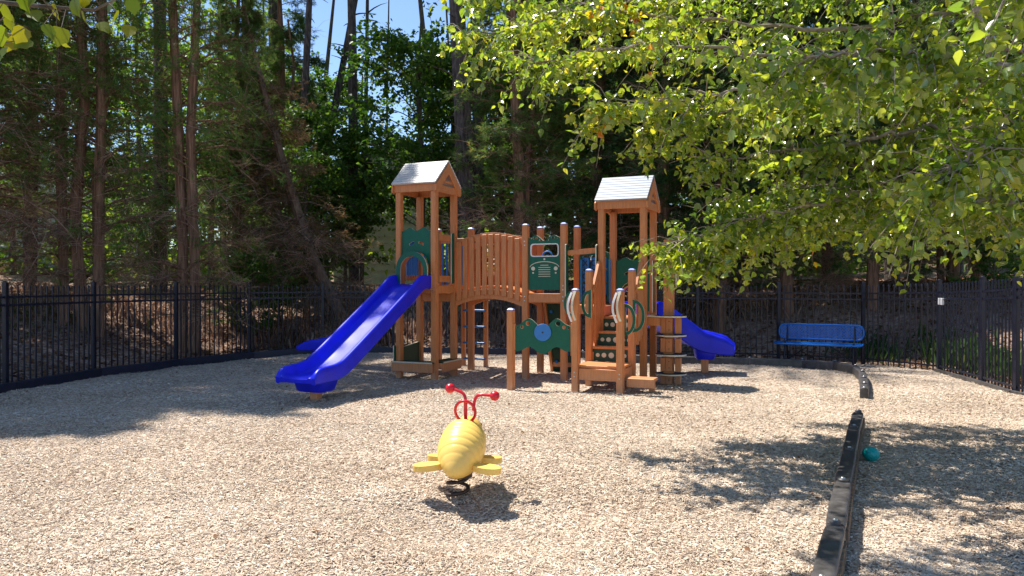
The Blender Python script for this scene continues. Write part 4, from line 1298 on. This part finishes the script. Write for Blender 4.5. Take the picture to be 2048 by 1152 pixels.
for px_, py_, rz, sc, lb in ((-13.0, 14.6, .5, (1.5, 1.5, 1.5), 'big dark cedar beyond the left edge of the picture, farther one'), (-12.3, 12.8, 2.5, (1.2, 1.2, 1.05), 'big dark cedar beyond the left edge of the picture, nearer one'), (-10.9, 15.2, 4.1, (1.3, 1.3, 1.4), 'very tall cedar whose trunk stands just past the left edge of the picture')):
    dup(cH, (px_, py_, tz(px_, py_) - .05), rz, sc, lb, CG)
# ---- pines: tall bare stems
def pine(u0, v0y, du, h, r, label, seed, crown=True, z_first=11.5, mat_=None, snags=14):
    """u0 foot pixel, v0y distance, du lean (metres at the top)"""
    g = np.random.default_rng(seed)
    x, y = spot(u0, v0y)
    root = thing('pine_tree', label, 'tree', (x, y, tz(x, y) - .05), 0, 'tall pines behind the fence')
    st = [((0, 0, -.3), (du * .3 + .03, 0, h * .3), (du * .62 - .03, 0, h * .6), (du, 0, h))]
    sm_ = stem_mesh([(list(st[0]), [r, r * .88, r * .68, r * .25])], 12)
    t = sm_.build('trunk', mat_ or BP, root, smooth=60)
    n = 46
    zz = z_first + (h - z_first) * g.random(n) ** .8
    if snags:
        zz = np.concatenate([zz, 2 + (z_first - 2) * g.random(snags)]); 
    n2 = len(zz)
    base = np.stack([du * zz / h, zz * 0, zz], 1); az = g.random(n2) * 6.28
    L = (1.2 + 1.8 * g.random(n2)); L[n:] *= .35
    LP = limb_pts(base, az, L, .35 + .3 * g.random(n2), .25 * np.ones(n2), np.linspace(0, 1, 4))
    np_mesh('branches', *join([seg_tubes(LP[:, k], LP[:, k + 1], .035 * (1 - k / 3.5), .035 * (1 - (k + 1) / 3.5), 5) for k in range(3)]), mat_ or BP, t)
    if crown:
        m = 95; li = np.repeat(np.arange(n), m); tt = .35 + .65 * g.random(n * m)
        xk = tt * 3; k = np.minimum(xk.astype(int), 2); f = (xk - k)[:, None]
        C = LP[li, k] * (1 - f) + LP[li, k + 1] * f + g.normal(0, .16, (n * m, 3))
        D = g.normal(0, 1, (n * m, 3)); D[:, 2] = np.abs(D[:, 2]) * .6
        tv = [(0, -.02, 0), (0, .02, 0), (1, .0, 0), (0, -.02, 0), (0, .02, 0), (.9, .35, .1), (0, -.02, 0), (0, .02, 0), (.9, -.3, .2), (0, -.02, 0), (0, .02, 0), (.8, .05, -.35)]
        np_mesh('crown', *cards(C, D, g.normal(0, 1, (n * m, 3)), .20 + .1 * g.random(n * m), tv, [(0, 1, 2), (3, 4, 5), (6, 7, 8), (9, 10, 11)]), MAT['pine_needle'], root)
    return root
pine(585, 23, 1.0, 17, .115, 'slim pale pine trunk tilting right, above the leaning cedar', 1)
pine(598, 25, 3.4, 18, .125, 'dark pine trunk tilting right towards the sky gap', 2)
pine(707, 24, -.1, 20, .155, 'straight dark pine left of the left tower, in front of the sky gap', 3)
pine(722, 29, .5, 20, .085, 'thinnest and farthest pine stem, in the middle of the sky gap', 4)
pine(944, 19.5, -.85, 19, .235, 'thick dark pine trunk rising beside the left tower roof', 5, z_first=11)
pine(962, 22, -.4, 19, .16, 'second pine trunk half hidden right of the thick one', 6, z_first=11)
pine(546, 27, .1, 19, .22, 'grey pine trunk left of the slim tilting one', 7)
pine(492, 25, .1, 19, .20, 'grey pine trunk behind the brownish cedar', 8)
pine(320, 22, .0, 19, .20, 'dark pine trunk left of the two-trunked cedar, high in the picture', 9)
pine(1783, 23, .1, 18, .20, 'dark pine trunk in the gap below the hanging leaves, left one of two', 10, z_first=11)
pine(1832, 21.5, .1, 18, .22, 'dark pine trunk in the gap below the hanging leaves, right one of two', 11, z_first=11)
pine(1050, 23, .0, 19, .19, 'pine trunk seen above the twiggy cedar behind the bridge', 12)
pine(60, 21, .1, 18, .17, 'dark pine trunk near the left edge of the picture', 13)
pine(1250, 27, .3, 19, .2, 'far pine trunk behind the dense dark cedars', 14)
# dark clump (nest) on the thin pine
# ---- broadleaved trees
MAPLE = [(0, 0, 0), (.30, .42, .08), (.62, .30, .06), (1, 0, -.12), (.62, -.30, .06), (.30, -.42, .08)]
def maple_mesh(h, z0, rad, n_limb, n_leaf, size, seed, flat=1.0, tmpl=MAPLE):
    g = np.random.default_rng(seed)
    t = g.random(n_limb); zb = z0 + (h - z0) * .92 * t
    prof = np.sin(np.clip((t * .85 + .15), 0, 1) * np.pi) ** .6
    az = g.random(n_limb) * 6.28; L = rad * (.45 + .6 * g.random(n_limb)) * (.35 + .75 * prof)
    base = np.stack([0 * zb, 0 * zb, zb * .86], 1)
    LP = limb_pts(base, az, L, .55 + .4 * g.random(n_limb), .35 * np.ones(n_limb), np.linspace(0, 1, 5))
    tw = [seg_tubes(LP[:, k], LP[:, k + 1], .022 * (1 - k / 4.6), .022 * (1 - (k + 1) / 4.6), 5) for k in range(4)]
    m = 10; li = np.repeat(np.arange(n_limb), m); tt = .25 + .75 * g.random(n_limb * m)
    x = tt * 4; k = np.minimum(x.astype(int), 3); f = (x - k)[:, None]
    SP = LP[li, k] * (1 - f) + LP[li, k + 1] * f
    a2 = az[li] + g.normal(0, 1.0, n_limb * m); SL = (.25 + .5 * g.random(n_limb * m)) * rad / 2.2
    SE = SP + np.stack([np.cos(a2) * SL, np.sin(a2) * SL, SL * g.normal(.05, .35, n_limb * m)], 1)
    tw.append(seg_tubes(SP, SE, .007, .002, 4))
    pk = g.integers(0, len(SP), n_leaf); q = g.random(n_leaf) ** .7
    C = SP[pk] * (1 - q[:, None]) + SE[pk] * q[:, None] + g.normal(0, .09, (n_leaf, 3)) * np.array([1, 1, .7])
    D = np.stack([g.normal(0, 1, n_leaf), g.normal(0, 1, n_leaf), g.normal(-.5, .4, n_leaf)], 1)
    U = np.stack([g.normal(0, .6, n_leaf), g.normal(0, .6, n_leaf), np.ones(n_leaf)], 1)
    return join(tw), cards(C, D, U, size * (.6 + .7 * g.random(n_leaf)), tmpl, LEAF6F)
def make_maple(name, h, z0, rad, nl, n_leaf, size, seed, cat='tree', leaf=None):
    tw, lf = maple_mesh(h, z0, rad, nl, n_leaf, size, seed)
    root = thing(name, None, cat)
    tr = stem_mesh([([(0, 0, -.3), (.08, .05, h * .35), (-.05, .0, h * .7), (.05, 0, h * .93)], [.02 + h * .010, h * .009, h * .006, .012])]).build('trunk', BG, root, smooth=60)
    np_mesh('branches', *tw, BG, tr)
    np_mesh('crown', *lf, leaf or MAT['maple_leaf'], root)
    return root
mA = make_maple('maple_tree', 9.5, 2.2, 2.7, 60, 10500, .13, 41)
mB = make_maple('maple_tree', 6.5, 1.2, 2.2, 45, 8500, .12, 42)
MG = 'broadleaved trees behind the fence'
x, y = spot(840, 22.5); place(mA, x, y, 0, 1.0, 'slender broadleaved tree reaching into the sky gap above the left tower', MG)
x, y = spot(690, 24); place(mB, x, y, 1, .7, 'low broadleaved tree right of the leaning cedar, left of the house', MG)
for src, u, yy, rz, sc, lb in ((mB, 655, 23, 2, 1.0, 'broadleaved tree between the leaning cedar and the straight pine'),
                               (mA, 905, 25.5, 3, .95, 'broadleaved tree behind the thick pine by the left tower roof'),
                               (mB, 610, 20.8, 4, .8, 'small leafy tree behind the foot of the leaning cedar'),
                               (mA, 1000, 26, 5, 1.0, 'sunlit broadleaved tree behind the arched bridge'),
                               (mB, 1250, 23.5, 1.5, 1.0, 'leafy tree glimpsed between the posts of the right tower'),
                               (mA, 420, 26, .5, 1.05, 'broadleaved tree behind the brownish cedar, half hidden'),
                               (mA, 640, 29, 2.5, 1.05, 'far bright green broadleaved tree behind the tilting pines'),
                               (mA, 130, 25, 1.9, 1.0, 'far broadleaved tree behind the three-trunked cedar'),
                               (mA, 1400, 26, 3.9, 1.0, 'far broadleaved tree behind the hanging leaves'),
                               (mB, 505, 17.6, 2.2, .42, 'low bright bush behind the fence, left of the leaning cedar'),
                               (mB, 560, 19.2, 3.1, .45, 'low bright bush at the foot of the leaning cedar'),
                               (mB, 1990, 16.5, 3.5, .45, 'leafy shrub behind the right fence corner'),
                               (mB, 300, 21.5, .7, .5, 'shrub on the bank between the two big left cedars')):
    x, y = spot(u, yy); dup(src, (x, y, tz(x, y) - .05), rz, sc, lb, MG)

# grass clumps and weeds behind the right fence
def grass(n, cx, cy, sx, sy, h, seed):
    g = np.random.default_rng(seed)
    x = cx + g.normal(0, sx, n); y = cy + g.normal(0, sy, n)
    k = (~inside(x, y)) & (polydist(x, y) > .1); x, y = x[k], y[k]; n = len(x)
    C = np.stack([x, y, terr(x, y)], 1); a = g.random(n) * 6.28
    D = np.stack([np.cos(a) * .45, np.sin(a) * .45, np.ones(n)], 1)
    return cards(C, D, g.normal(0, 1, (n, 3)), h * (.4 + .8 * g.random(n)), [(0, -.03, 0), (0, .03, 0), (.55, .03, .06), (.55, -.03, .06), (1, 0, .35)], [(0, 1, 2, 3)])
def blades(name, lst, label, m):
    v, f = join([grass(*a) for a in lst])
    tag(np_mesh(name, v, f, m), label, name.replace('_', ' '), kind='stuff')
blades('tall_grass', [(300, 7.8, 16.0, .4, .5, .5, 1), (600, 8.7, 14.2, .3, .8, .7, 2), (250, 8.6, 12.2, .3, .7, .5, 3)], 'tall green grass growing behind the fence at the right corner', MAT['grass_blade'])
blades('bank_grass', [(900, -10.8, 16.5, .8, 1.2, .25, 4)], 'thin grass on the bank at the far left', MAT['grass_blade'])
blades('dry_brush', [(1200, -4.6, 19.2, .9, .5, .8, 6), (900, -2.2, 20.0, 1.4, .5, .8, 7), (700, -9, 18, 1.5, .5, .6, 9), (900, 3, 19.5, 2.5, .5, .5, 8)], 'dry straw coloured brush and dead stalks at the foot of the cedars', MAT['twig_straw'])

# fallen log
a = at(735, 512, 20.0); b = at(815, 572, 18.3)
a.z = tz(a.x, a.y) + .75; b.z = tz(b.x, b.y) + .05
lg = stem_mesh([([a, a.lerp(b, .5) + Vector((0, 0, .05)), b], [.06, .08, .09])]).build('fallen_log', DW, smooth=60)
tag(lg, 'pale dead log leaning down to the bank left of the left tower', 'log')
a = at(712, 490, 20.4); b = at(800, 585, 18.6); a.z = tz(a.x, a.y) + 1.0; b.z = tz(b.x, b.y) + .05
lg = stem_mesh([([a, a.lerp(b, .5), b], [.035, .05, .06])]).build('fallen_log', DW, smooth=60)
tag(lg, 'thinner dead log crossing behind the pale one', 'log')

# ---- woodland mass beyond
g = np.random.default_rng(77)
cl = []
while len(cl) < 1500:
    yy = 29 + 20 * g.random(); u = -350 + 2750 * g.random()
    x = (u - 1024) / F * yy; z = 1.5 + 15 * g.random() ** 1.1
    v = HOR - (z - H) / yy * F
    if 600 < u < 905 and v < 300: continue
    if 590 < u < 960 and v < 400 and g.random() < .7: continue
    if u < 600 and v < 420 and g.random() < .55: continue
    if v > 200 and 600 < u < 920 and g.random() < .7: continue
    if 1690 < u < 1830 and 430 < v < 540: continue
    cl.append((x, yy, z, .9 + .9 * g.random()))
cl = np.array(cl); per = 130
ci = np.repeat(np.arange(len(cl)), per); n = len(ci)
P = nrm(g.normal(0, 1, (n, 3))) * (cl[ci, 3] * (.45 + .6 * g.random(n)))[:, None]; P[:, 2] *= .65
C = cl[ci, :3] + P
D = np.stack([g.normal(0, 1, n), g.normal(0, 1, n), g.normal(-.4, .5, n)], 1); U = np.stack([g.normal(0, .6, n), g.normal(0, .6, n), np.ones(n)], 1)
Vw, Fw = cards(C, D, U, .16 + .14 * g.random(n), MAPLE, LEAF6F)
wood = np_mesh('woodland', Vw, Fw, MAT['woodland_leaf'])
tag(wood, 'mass of green woodland foliage beyond the nearer trees', 'woodland', kind='stuff')
nt_ = 110
xs_ = (g.random(nt_) * 2 - 1) * 34; ys_ = 28 + 20 * g.random(nt_)
uu = 1024 + xs_ / ys_ * F
kk = ~((uu > 640) & (uu < 880) & (g.random(nt_) < .7)); xs_, ys_ = xs_[kk], ys_[kk]; nt_ = len(xs_)
A = np.stack([xs_, ys_, np.zeros(nt_)], 1); ln = g.normal(0, .5, (nt_, 2)); hh = 12 + 7 * g.random(nt_)
M1 = A + np.stack([ln[:, 0] * .5, ln[:, 1] * .5, hh * .5], 1); B = A + np.stack([ln[:, 0] * 1.3, ln[:, 1] * 1.3, hh], 1); rr_ = .07 + .12 * g.random(nt_)
Vt, Ft = join([seg_tubes(A, M1, rr_, rr_ * .75, 8), seg_tubes(M1, B, rr_ * .75, rr_ * .3, 8)])
wt = np_mesh('woodland_trunks', Vt, Ft, BG, wood)

# ---- houses beyond the trees
def house(name, label, x, y, w, d, h, rz, wall, z0, wins):
    r = thing(name, label, 'house', (x, y, z0), rz)
    m = MB(); n = int(h / .30)
    for k in range(n):     # lapped siding courses
        z = k * .30
        m.add([(-w/2, -d/2 - .06, z), (w/2, -d/2 - .06, z), (w/2, -d/2, z + .30), (-w/2, -d/2, z + .30)], [(0, 1, 2, 3)])
        m.add([(-w/2, -d/2, z), (w/2, -d/2, z), (w/2, -d/2 - .06, z), (-w/2, -d/2 - .06, z)], [(0, 1, 2, 3)])
    m.box((0, .01, h / 2), (w, d - .04, h))
    m.build('wall', wall, r)
    rf_ = MB(); ov = .4; rh = w * .22
    prof = [(-w/2 - ov, h - .05), (0, h + rh), (w/2 + ov, h - .05), (w/2 + ov, h + .1), (0, h + rh + .16), (-w/2 - ov, h + .1)]
    rf_.plate([prof], d + 2 * ov, Matrix.Identity(4)); rf_.build('roof', MAT['shingle'], r)
    MB().plate([[(-w/2, h), (w/2, h), (0, h + rh - .08)]], d - .02, Matrix.Identity(4)).build('gable', wall, r)
    for (wx, wz) in wins:
        fw = MB().plate([[(wx-.55, wz), (wx+.55, wz), (wx+.55, wz+1.5), (wx-.55, wz+1.5)], [(wx-.45, wz+.1), (wx+.45, wz+.1), (wx+.45, wz+1.4), (wx-.45, wz+1.4)]], .08, Matrix.Translation((0, -d/2 - .06, 0))).box((wx, -d/2 - .06, wz + .75), (.9, .05, .05)).build('window', MAT['house_white'], r)
        MB().box((wx, -d/2 - .045, wz + .75), (.92, .02, 1.32)).build('pane', MAT['window_glass'], fw)
    return r
hx, hy = spot(795, 33); house('house', 'beige lap-sided house glimpsed through the trees left of the left tower', hx, hy + 3, 6.2, 6, 5.2, .12, MAT['siding'], tz(hx, hy) - .3, [(2.0, 1.6)])
hx, hy = spot(1790, 40); house('house', 'white house glimpsed through the gap under the hanging leaves at right', hx, hy + 3, 9, 6, 5.4, -.1, MAT['house_white'], tz(hx, hy) - .3, [(-2.6, 2.4), (.4, 2.4), (2.8, 2.4)])
hx, hy = spot(60, 36); house('house', 'pale house glimpsed low through the cedars at the far left', hx, hy + 3, 8, 6, 4.4, .2, MAT['house_white'], tz(hx, hy) - .3, [(-2, 1.6), (1.5, 1.6)])

# ------------------------------------------------------------------ the near tree whose boughs hang over the right side
PEAR = [(0, 0, 0), (.14, .27, .07), (.42, .37, .10), (.74, .20, .05), (1.04, 0, -.10), (.74, -.20, .05), (.42, -.37, .10), (.14, -.27, .07), (.45, 0, -.02)]
PEARF = [(0, 8, 2, 1), (8, 4, 3, 2), (8, 6, 5, 4), (0, 7, 6, 8)]
g = np.random.default_rng(2024)
root = thing('leafy_tree', 'near tree with bright yellow-green drooping leaves filling the upper right', 'tree', (6.3, 7.2, 0))
T0 = Vector((6.3, 7.2, 0))
trk = [((0, 0, -.2), (-.1, 0, 1.5), (-.35, -.1, 3.2), (-.8, -.2, 5.2), (-1.0, -.2, 7.8)), ]
tr = stem_mesh([(list(trk[0]), [.19, .16, .13, .09, .03])], 14).build('trunk', BG, root, smooth=60)
tr.visible_camera = True
def W(u, v, y):
    p = at(u, v, y); return np.array(p)
# main boughs: trunk height, then (u, v, distance) of via and tip
BO = [
 (6.0, (2200, -500, 7.2), (2060, -600, 6.8), (1920, -640, 6.4), (1780, -600, 6.1)),
 (2.5, (2100, 380, 8.0), (1740, 400, 7.7), (1500, 450, 7.6), (1325, 490, 7.6)),
 (2.5, (2080, 390, 7.4), (1720, 410, 7.4), (1520, 440, 7.5), (1405, 520, 7.5)),
 (3.9, (2048, 25, 7.2), (1640, 60, 7.5), (1250, 30, 7.8), (925, 70, 8.0)),
 (3.6, (2040, 110, 7.0), (1700, 130, 7.0), (1330, 90, 7.2), (1060, 130, 7.4)),
 (3.5, (2030, 170, 6.6), (1700, 170, 6.6), (1420, 190, 6.8), (1190, 215, 6.9)),
 (3.2, (2000, 230, 6.9), (1830, 180, 6.8), (1560, 200, 6.9), (1280, 270, 7.0)),
 (3.0, (2060, 270, 6.7), (1850, 260, 6.6), (1620, 300, 6.7), (1420, 320, 6.9)),
 (2.7, (2060, 290, 6.9), (1960, 330, 6.7), (1720, 390, 6.8), (1480, 440, 7.1)),
 (2.6, (2070, 330, 7.0), (1900, 360, 7.0), (1660, 370, 7.3), (1450, 400, 7.5)),
 (2.5, (2080, 380, 7.6), (1900, 400, 7.7), (1620, 440, 7.8), (1375, 500, 7.9)),
 (2.4, (2100, 400, 8.1), (1960, 400, 8.3), (1780, 410, 8.4), (1620, 440, 8.5)),
 (2.4, (2120, 400, 6.6), (2020, 400, 6.4), (1900, 410, 6.3), (1800, 420, 6.2)),
 (3.4, (2100, 200, 8.2), (1850, 200, 8.5), (1550, 220, 8.7), (1300, 200, 8.8)),
 (4.2, (2000, -60, 7.6), (1650, -20, 8.2), (1330, 0, 8.6), (1060, 20, 8.8)),
 (4.4, (1900, -160, 6.6), (1500, -140, 6.6), (1200, -90, 6.8), (960, -40, 7.0)),
 (3.3, (2060, 150, 5.6), (1900, 120, 5.3), (1700, 110, 5.2), (1500, 140, 5.2)),
 (4.6, (1960, -200, 8.6), (1700, -160, 9.4), (1450, -90, 9.8), (1200, -40, 10.0)),
 (3.0, (2150, 260, 5.9), (2050, 260, 5.5), (1960, 300, 5.2), (1880, 360, 5.2)),
 (5.2, (2050, -420, 7.6), (1800, -500, 8.0), (1500, -480, 8.4), (1250, -400, 8.6)),
 (5.2, (1750, -420, 6.6), (1400, -480, 6.0), (1100, -500, 5.8), (850, -480, 5.6)),
 (5.4, (1900, -560, 5.9), (1650, -620, 5.4), (1400, -640, 5.2), (1150, -620, 5.0)),
 (5.0, (1900, -380, 6.4), (1700, -450, 5.9), (1500, -520, 5.5), (1300, -560, 5.3)),
 (5.8, (2150, -520, 5.8), (1950, -620, 5.3), (1750, -680, 5.0), (1550, -700, 4.8)),
 (6.2, (1950, -500, 7.6), (1900, -600, 7.0), (1850, -700, 6.2), (1800, -760, 5.6)),
 (4.2, (2250, 0, 6.0), (2200, -60, 5.2), (2150, -60, 4.4), (2050, -60, 3.9)),
 (3.6, (2250, 200, 7.5), (2260, 190, 8.6), (2200, 180, 9.6), (2120, 200, 10.4)),
]
twA, twB, tw0, tw1 = [], [], [], []
boughs = MB(); SPs = []
for bi, (zt0, *pp) in enumerate(BO):
    tt = min(.98, zt0 / 7.8)
    P = [np.array([6.3 - .1 * zt0, 7.2 - .03 * zt0, zt0 * .8])] + [W(*q) for q in pp]
    P = np.array(P)
    # Catmull-Rom
    Q = [P[0]] + list(P) + [P[-1]]; C_ = []
    for i in range(1, len(Q) - 2):
        for k in range(12):
            t = k / 12; p0, p1, p2, p3 = Q[i-1], Q[i], Q[i+1], Q[i+2]
            C_.append(.5 * ((2*p1) + (-p0+p2)*t + (2*p0-5*p1+4*p2-p3)*t*t + (-p0+3*p1-3*p2+p3)*t**3))
    C_.append(P[-1]); C_ = np.array(C_) 
    C_[1:-1] += g.normal(0, .018, C_[1:-1].shape)
    nC = len(C_); rr = np.linspace(.048 if bi in (8, 6) else .036, .006, nC)
    boughs.tube([Vector(p - np.array(T0)) for p in C_], list(rr), 7)
    # twigs off the bough
    L_ = np.linalg.norm(np.diff(C_, axis=0), axis=1).sum()
    nt2 = int(L_ / .042)
    for _ in range(nt2):
        t = (.12 + .88 * g.random() ** .9) * (nC - 1.001); k = int(t); f = t - k
        p = C_[k] * (1 - f) + C_[k + 1] * f
        ax_ = C_[k + 1] - C_[k]; ax_ /= np.linalg.norm(ax_)
        sd = np.cross(ax_, [0, 0, 1.]); sd /= np.linalg.norm(sd)
        d = ax_ * g.uniform(.2, 1) + sd * g.normal(0, .8) + np.array([0, 0, g.normal(-.12, .42)]); d /= np.linalg.norm(d)
        l = g.uniform(.22, .75) * (1.0 - .25 * t / nC)
        m_ = p + d * l * .55; e_ = p + d * l + np.array([0, 0, -.22 * l])
        SPs.append((p, m_, e_))
SPs = np.array(SPs)
v1 = seg_tubes(SPs[:, 0], SPs[:, 1], .0055, .0038, 5); v2 = seg_tubes(SPs[:, 1], SPs[:, 2], .0038, .0015, 5)
tw = join([v1, v2])
off0 = np.array(T0)
boughs.tube([W(2230, 330, 6.9) - np.array(T0), W(2080, 240, 6.7) - np.array(T0), W(1985, 115, 6.6) - np.array(T0), W(1960, 60, 6.6) - np.array(T0), W(1938, -40, 6.6) - np.array(T0), W(1930, -200, 6.6) - np.array(T0)], [.055, .045, .036, .034, .03, .02], 10)
boughs.build('boughs', MAT['bark_bough'], tr, smooth=60)
np_mesh('twigs', tw[0] - off0, tw[1], MAT['bark_bough'], tr)
# leaves
nl = 54000
pk = g.integers(0, len(SPs), nl); q = g.random(nl) ** .75
a_ = SPs[pk, 0] * (1 - q)[:, None] + SPs[pk, 1] * q[:, None]; b_ = SPs[pk, 1] * (1 - q)[:, None] + SPs[pk, 2] * q[:, None]
C = a_ * (1 - q)[:, None] + b_ * q[:, None] + g.normal(0, .030, (nl, 3))
C[:, 2] -= .02 + .05 * g.random(nl)
D = np.stack([g.normal(0, .8, nl), g.normal(0, .8, nl), g.normal(-.55, .5, nl)], 1)
U = np.stack([g.normal(0, .8, nl), g.normal(0, .8, nl), np.ones(nl) * .9], 1)
uu = 1024 + C[:, 0] / C[:, 1] * F; vv = HOR - (C[:, 2] - H) / C[:, 1] * F
sz = .046 + .046 * g.random(nl)
v, f = cards(C - off0, D, U, sz, PEAR, PEARF)
np_mesh('crown', v, f, MAT['pear_leaf'], root)

# twig of another tree hanging in at the top left corner
root = thing('overhanging_bough', 'bough with large yellow-green lobed leaves hanging in at the top left corner', 'bough', (-3.1, 1.7, 0))
off0 = np.array([-3.1, 1.7, 0])
Bp = [np.array([-3.1, 1.7, -.1]), np.array([-3.15, 1.75, 1.6]), np.array([-2.9, 2.0, 2.5]), np.array(at(60, 12, 2.7)), np.array(at(190, 22, 2.75)), np.array(at(262, -14, 2.8))]
mb = MB(); mb.tube([Vector(p - off0) for p in Bp[:3]], [.07, .05, .03], 10); mb.tube([Vector(p - off0) for p in Bp[2:]], [.012, .008, .005, .003], 8)
Bp2 = [np.array([-2.9, 2.0, 2.5]), np.array(at(-40, 60, 2.5)), np.array(at(10, 110, 2.5))]
mb.tube([Vector(p - off0) for p in Bp2], [.010, .006, .003], 8)
mb.build('stem', BG, root, smooth=60)
LV = [(0, 0, 0), (.05, .30, .04), (.30, .46, .07), (.48, .40, .05), (.66, .42, .04), (.82, .20, .0), (1.05, 0, -.10), (.82, -.20, .0), (.66, -.42, .04), (.48, -.40, .05), (.30, -.46, .07), (.05, -.30, .04), (.5, 0, -.03)]
LVF = [(0, 12, 2, 1), (12, 4, 3, 2), (12, 6, 5, 4), (12, 8, 7, 6), (12, 10, 9, 8), (0, 11, 10, 12)]
lp = [(20, 50, 2.5), (52, 78, 2.55), (30, 92, 2.6), (90, 72, 2.6), (66, 44, 2.7), (110, 30, 2.7), (150, 20, 2.7), (165, 34, 2.75), (200, 68, 2.75), (240, 50, 2.7), (262, 74, 2.75), (262, 20, 2.8), (285, -6, 2.8), (125, 78, 2.65), (5, 120, 2.5), (8, 30, 2.45), (45, 10, 2.6), (80, 8, 2.6), (230, 24, 2.8), (-10, 75, 2.4), (115, 95, 2.7), (182, 10, 2.7), (-25, 40, 2.5), (60, 100, 2.6)]
C = np.array([np.array(at(u, v - 22, y)) for u, v, y in lp]); n = len(C)
D = np.stack([g.normal(.0, .6, n), g.normal(0, .5, n), -np.ones(n)], 1); U = np.stack([g.normal(0, .8, n), -np.ones(n), g.normal(.6, .5, n)], 1)
v, f = cards(C - off0, D, U, .054 + .022 * g.random(n), LV, LVF)
np_mesh('leaves', v, f, MAT['near_leaf'], root)
A = C; Bq = []
path = np.concatenate([np.linspace(Bp[2], Bp[3], 12), np.linspace(Bp[3], Bp[4], 8), np.linspace(Bp[4], Bp[5], 6), np.linspace(Bp2[1], Bp2[2], 6)])
for c in C: Bq.append(path[np.argmin(np.linalg.norm(path - c, axis=1))])
v, f = seg_tubes(np.array(Bq) - off0, A - off0, .0022, .0014, 5)
np_mesh('leaf_stalks', v, f, BG, root)['kind'] = 'stuff'
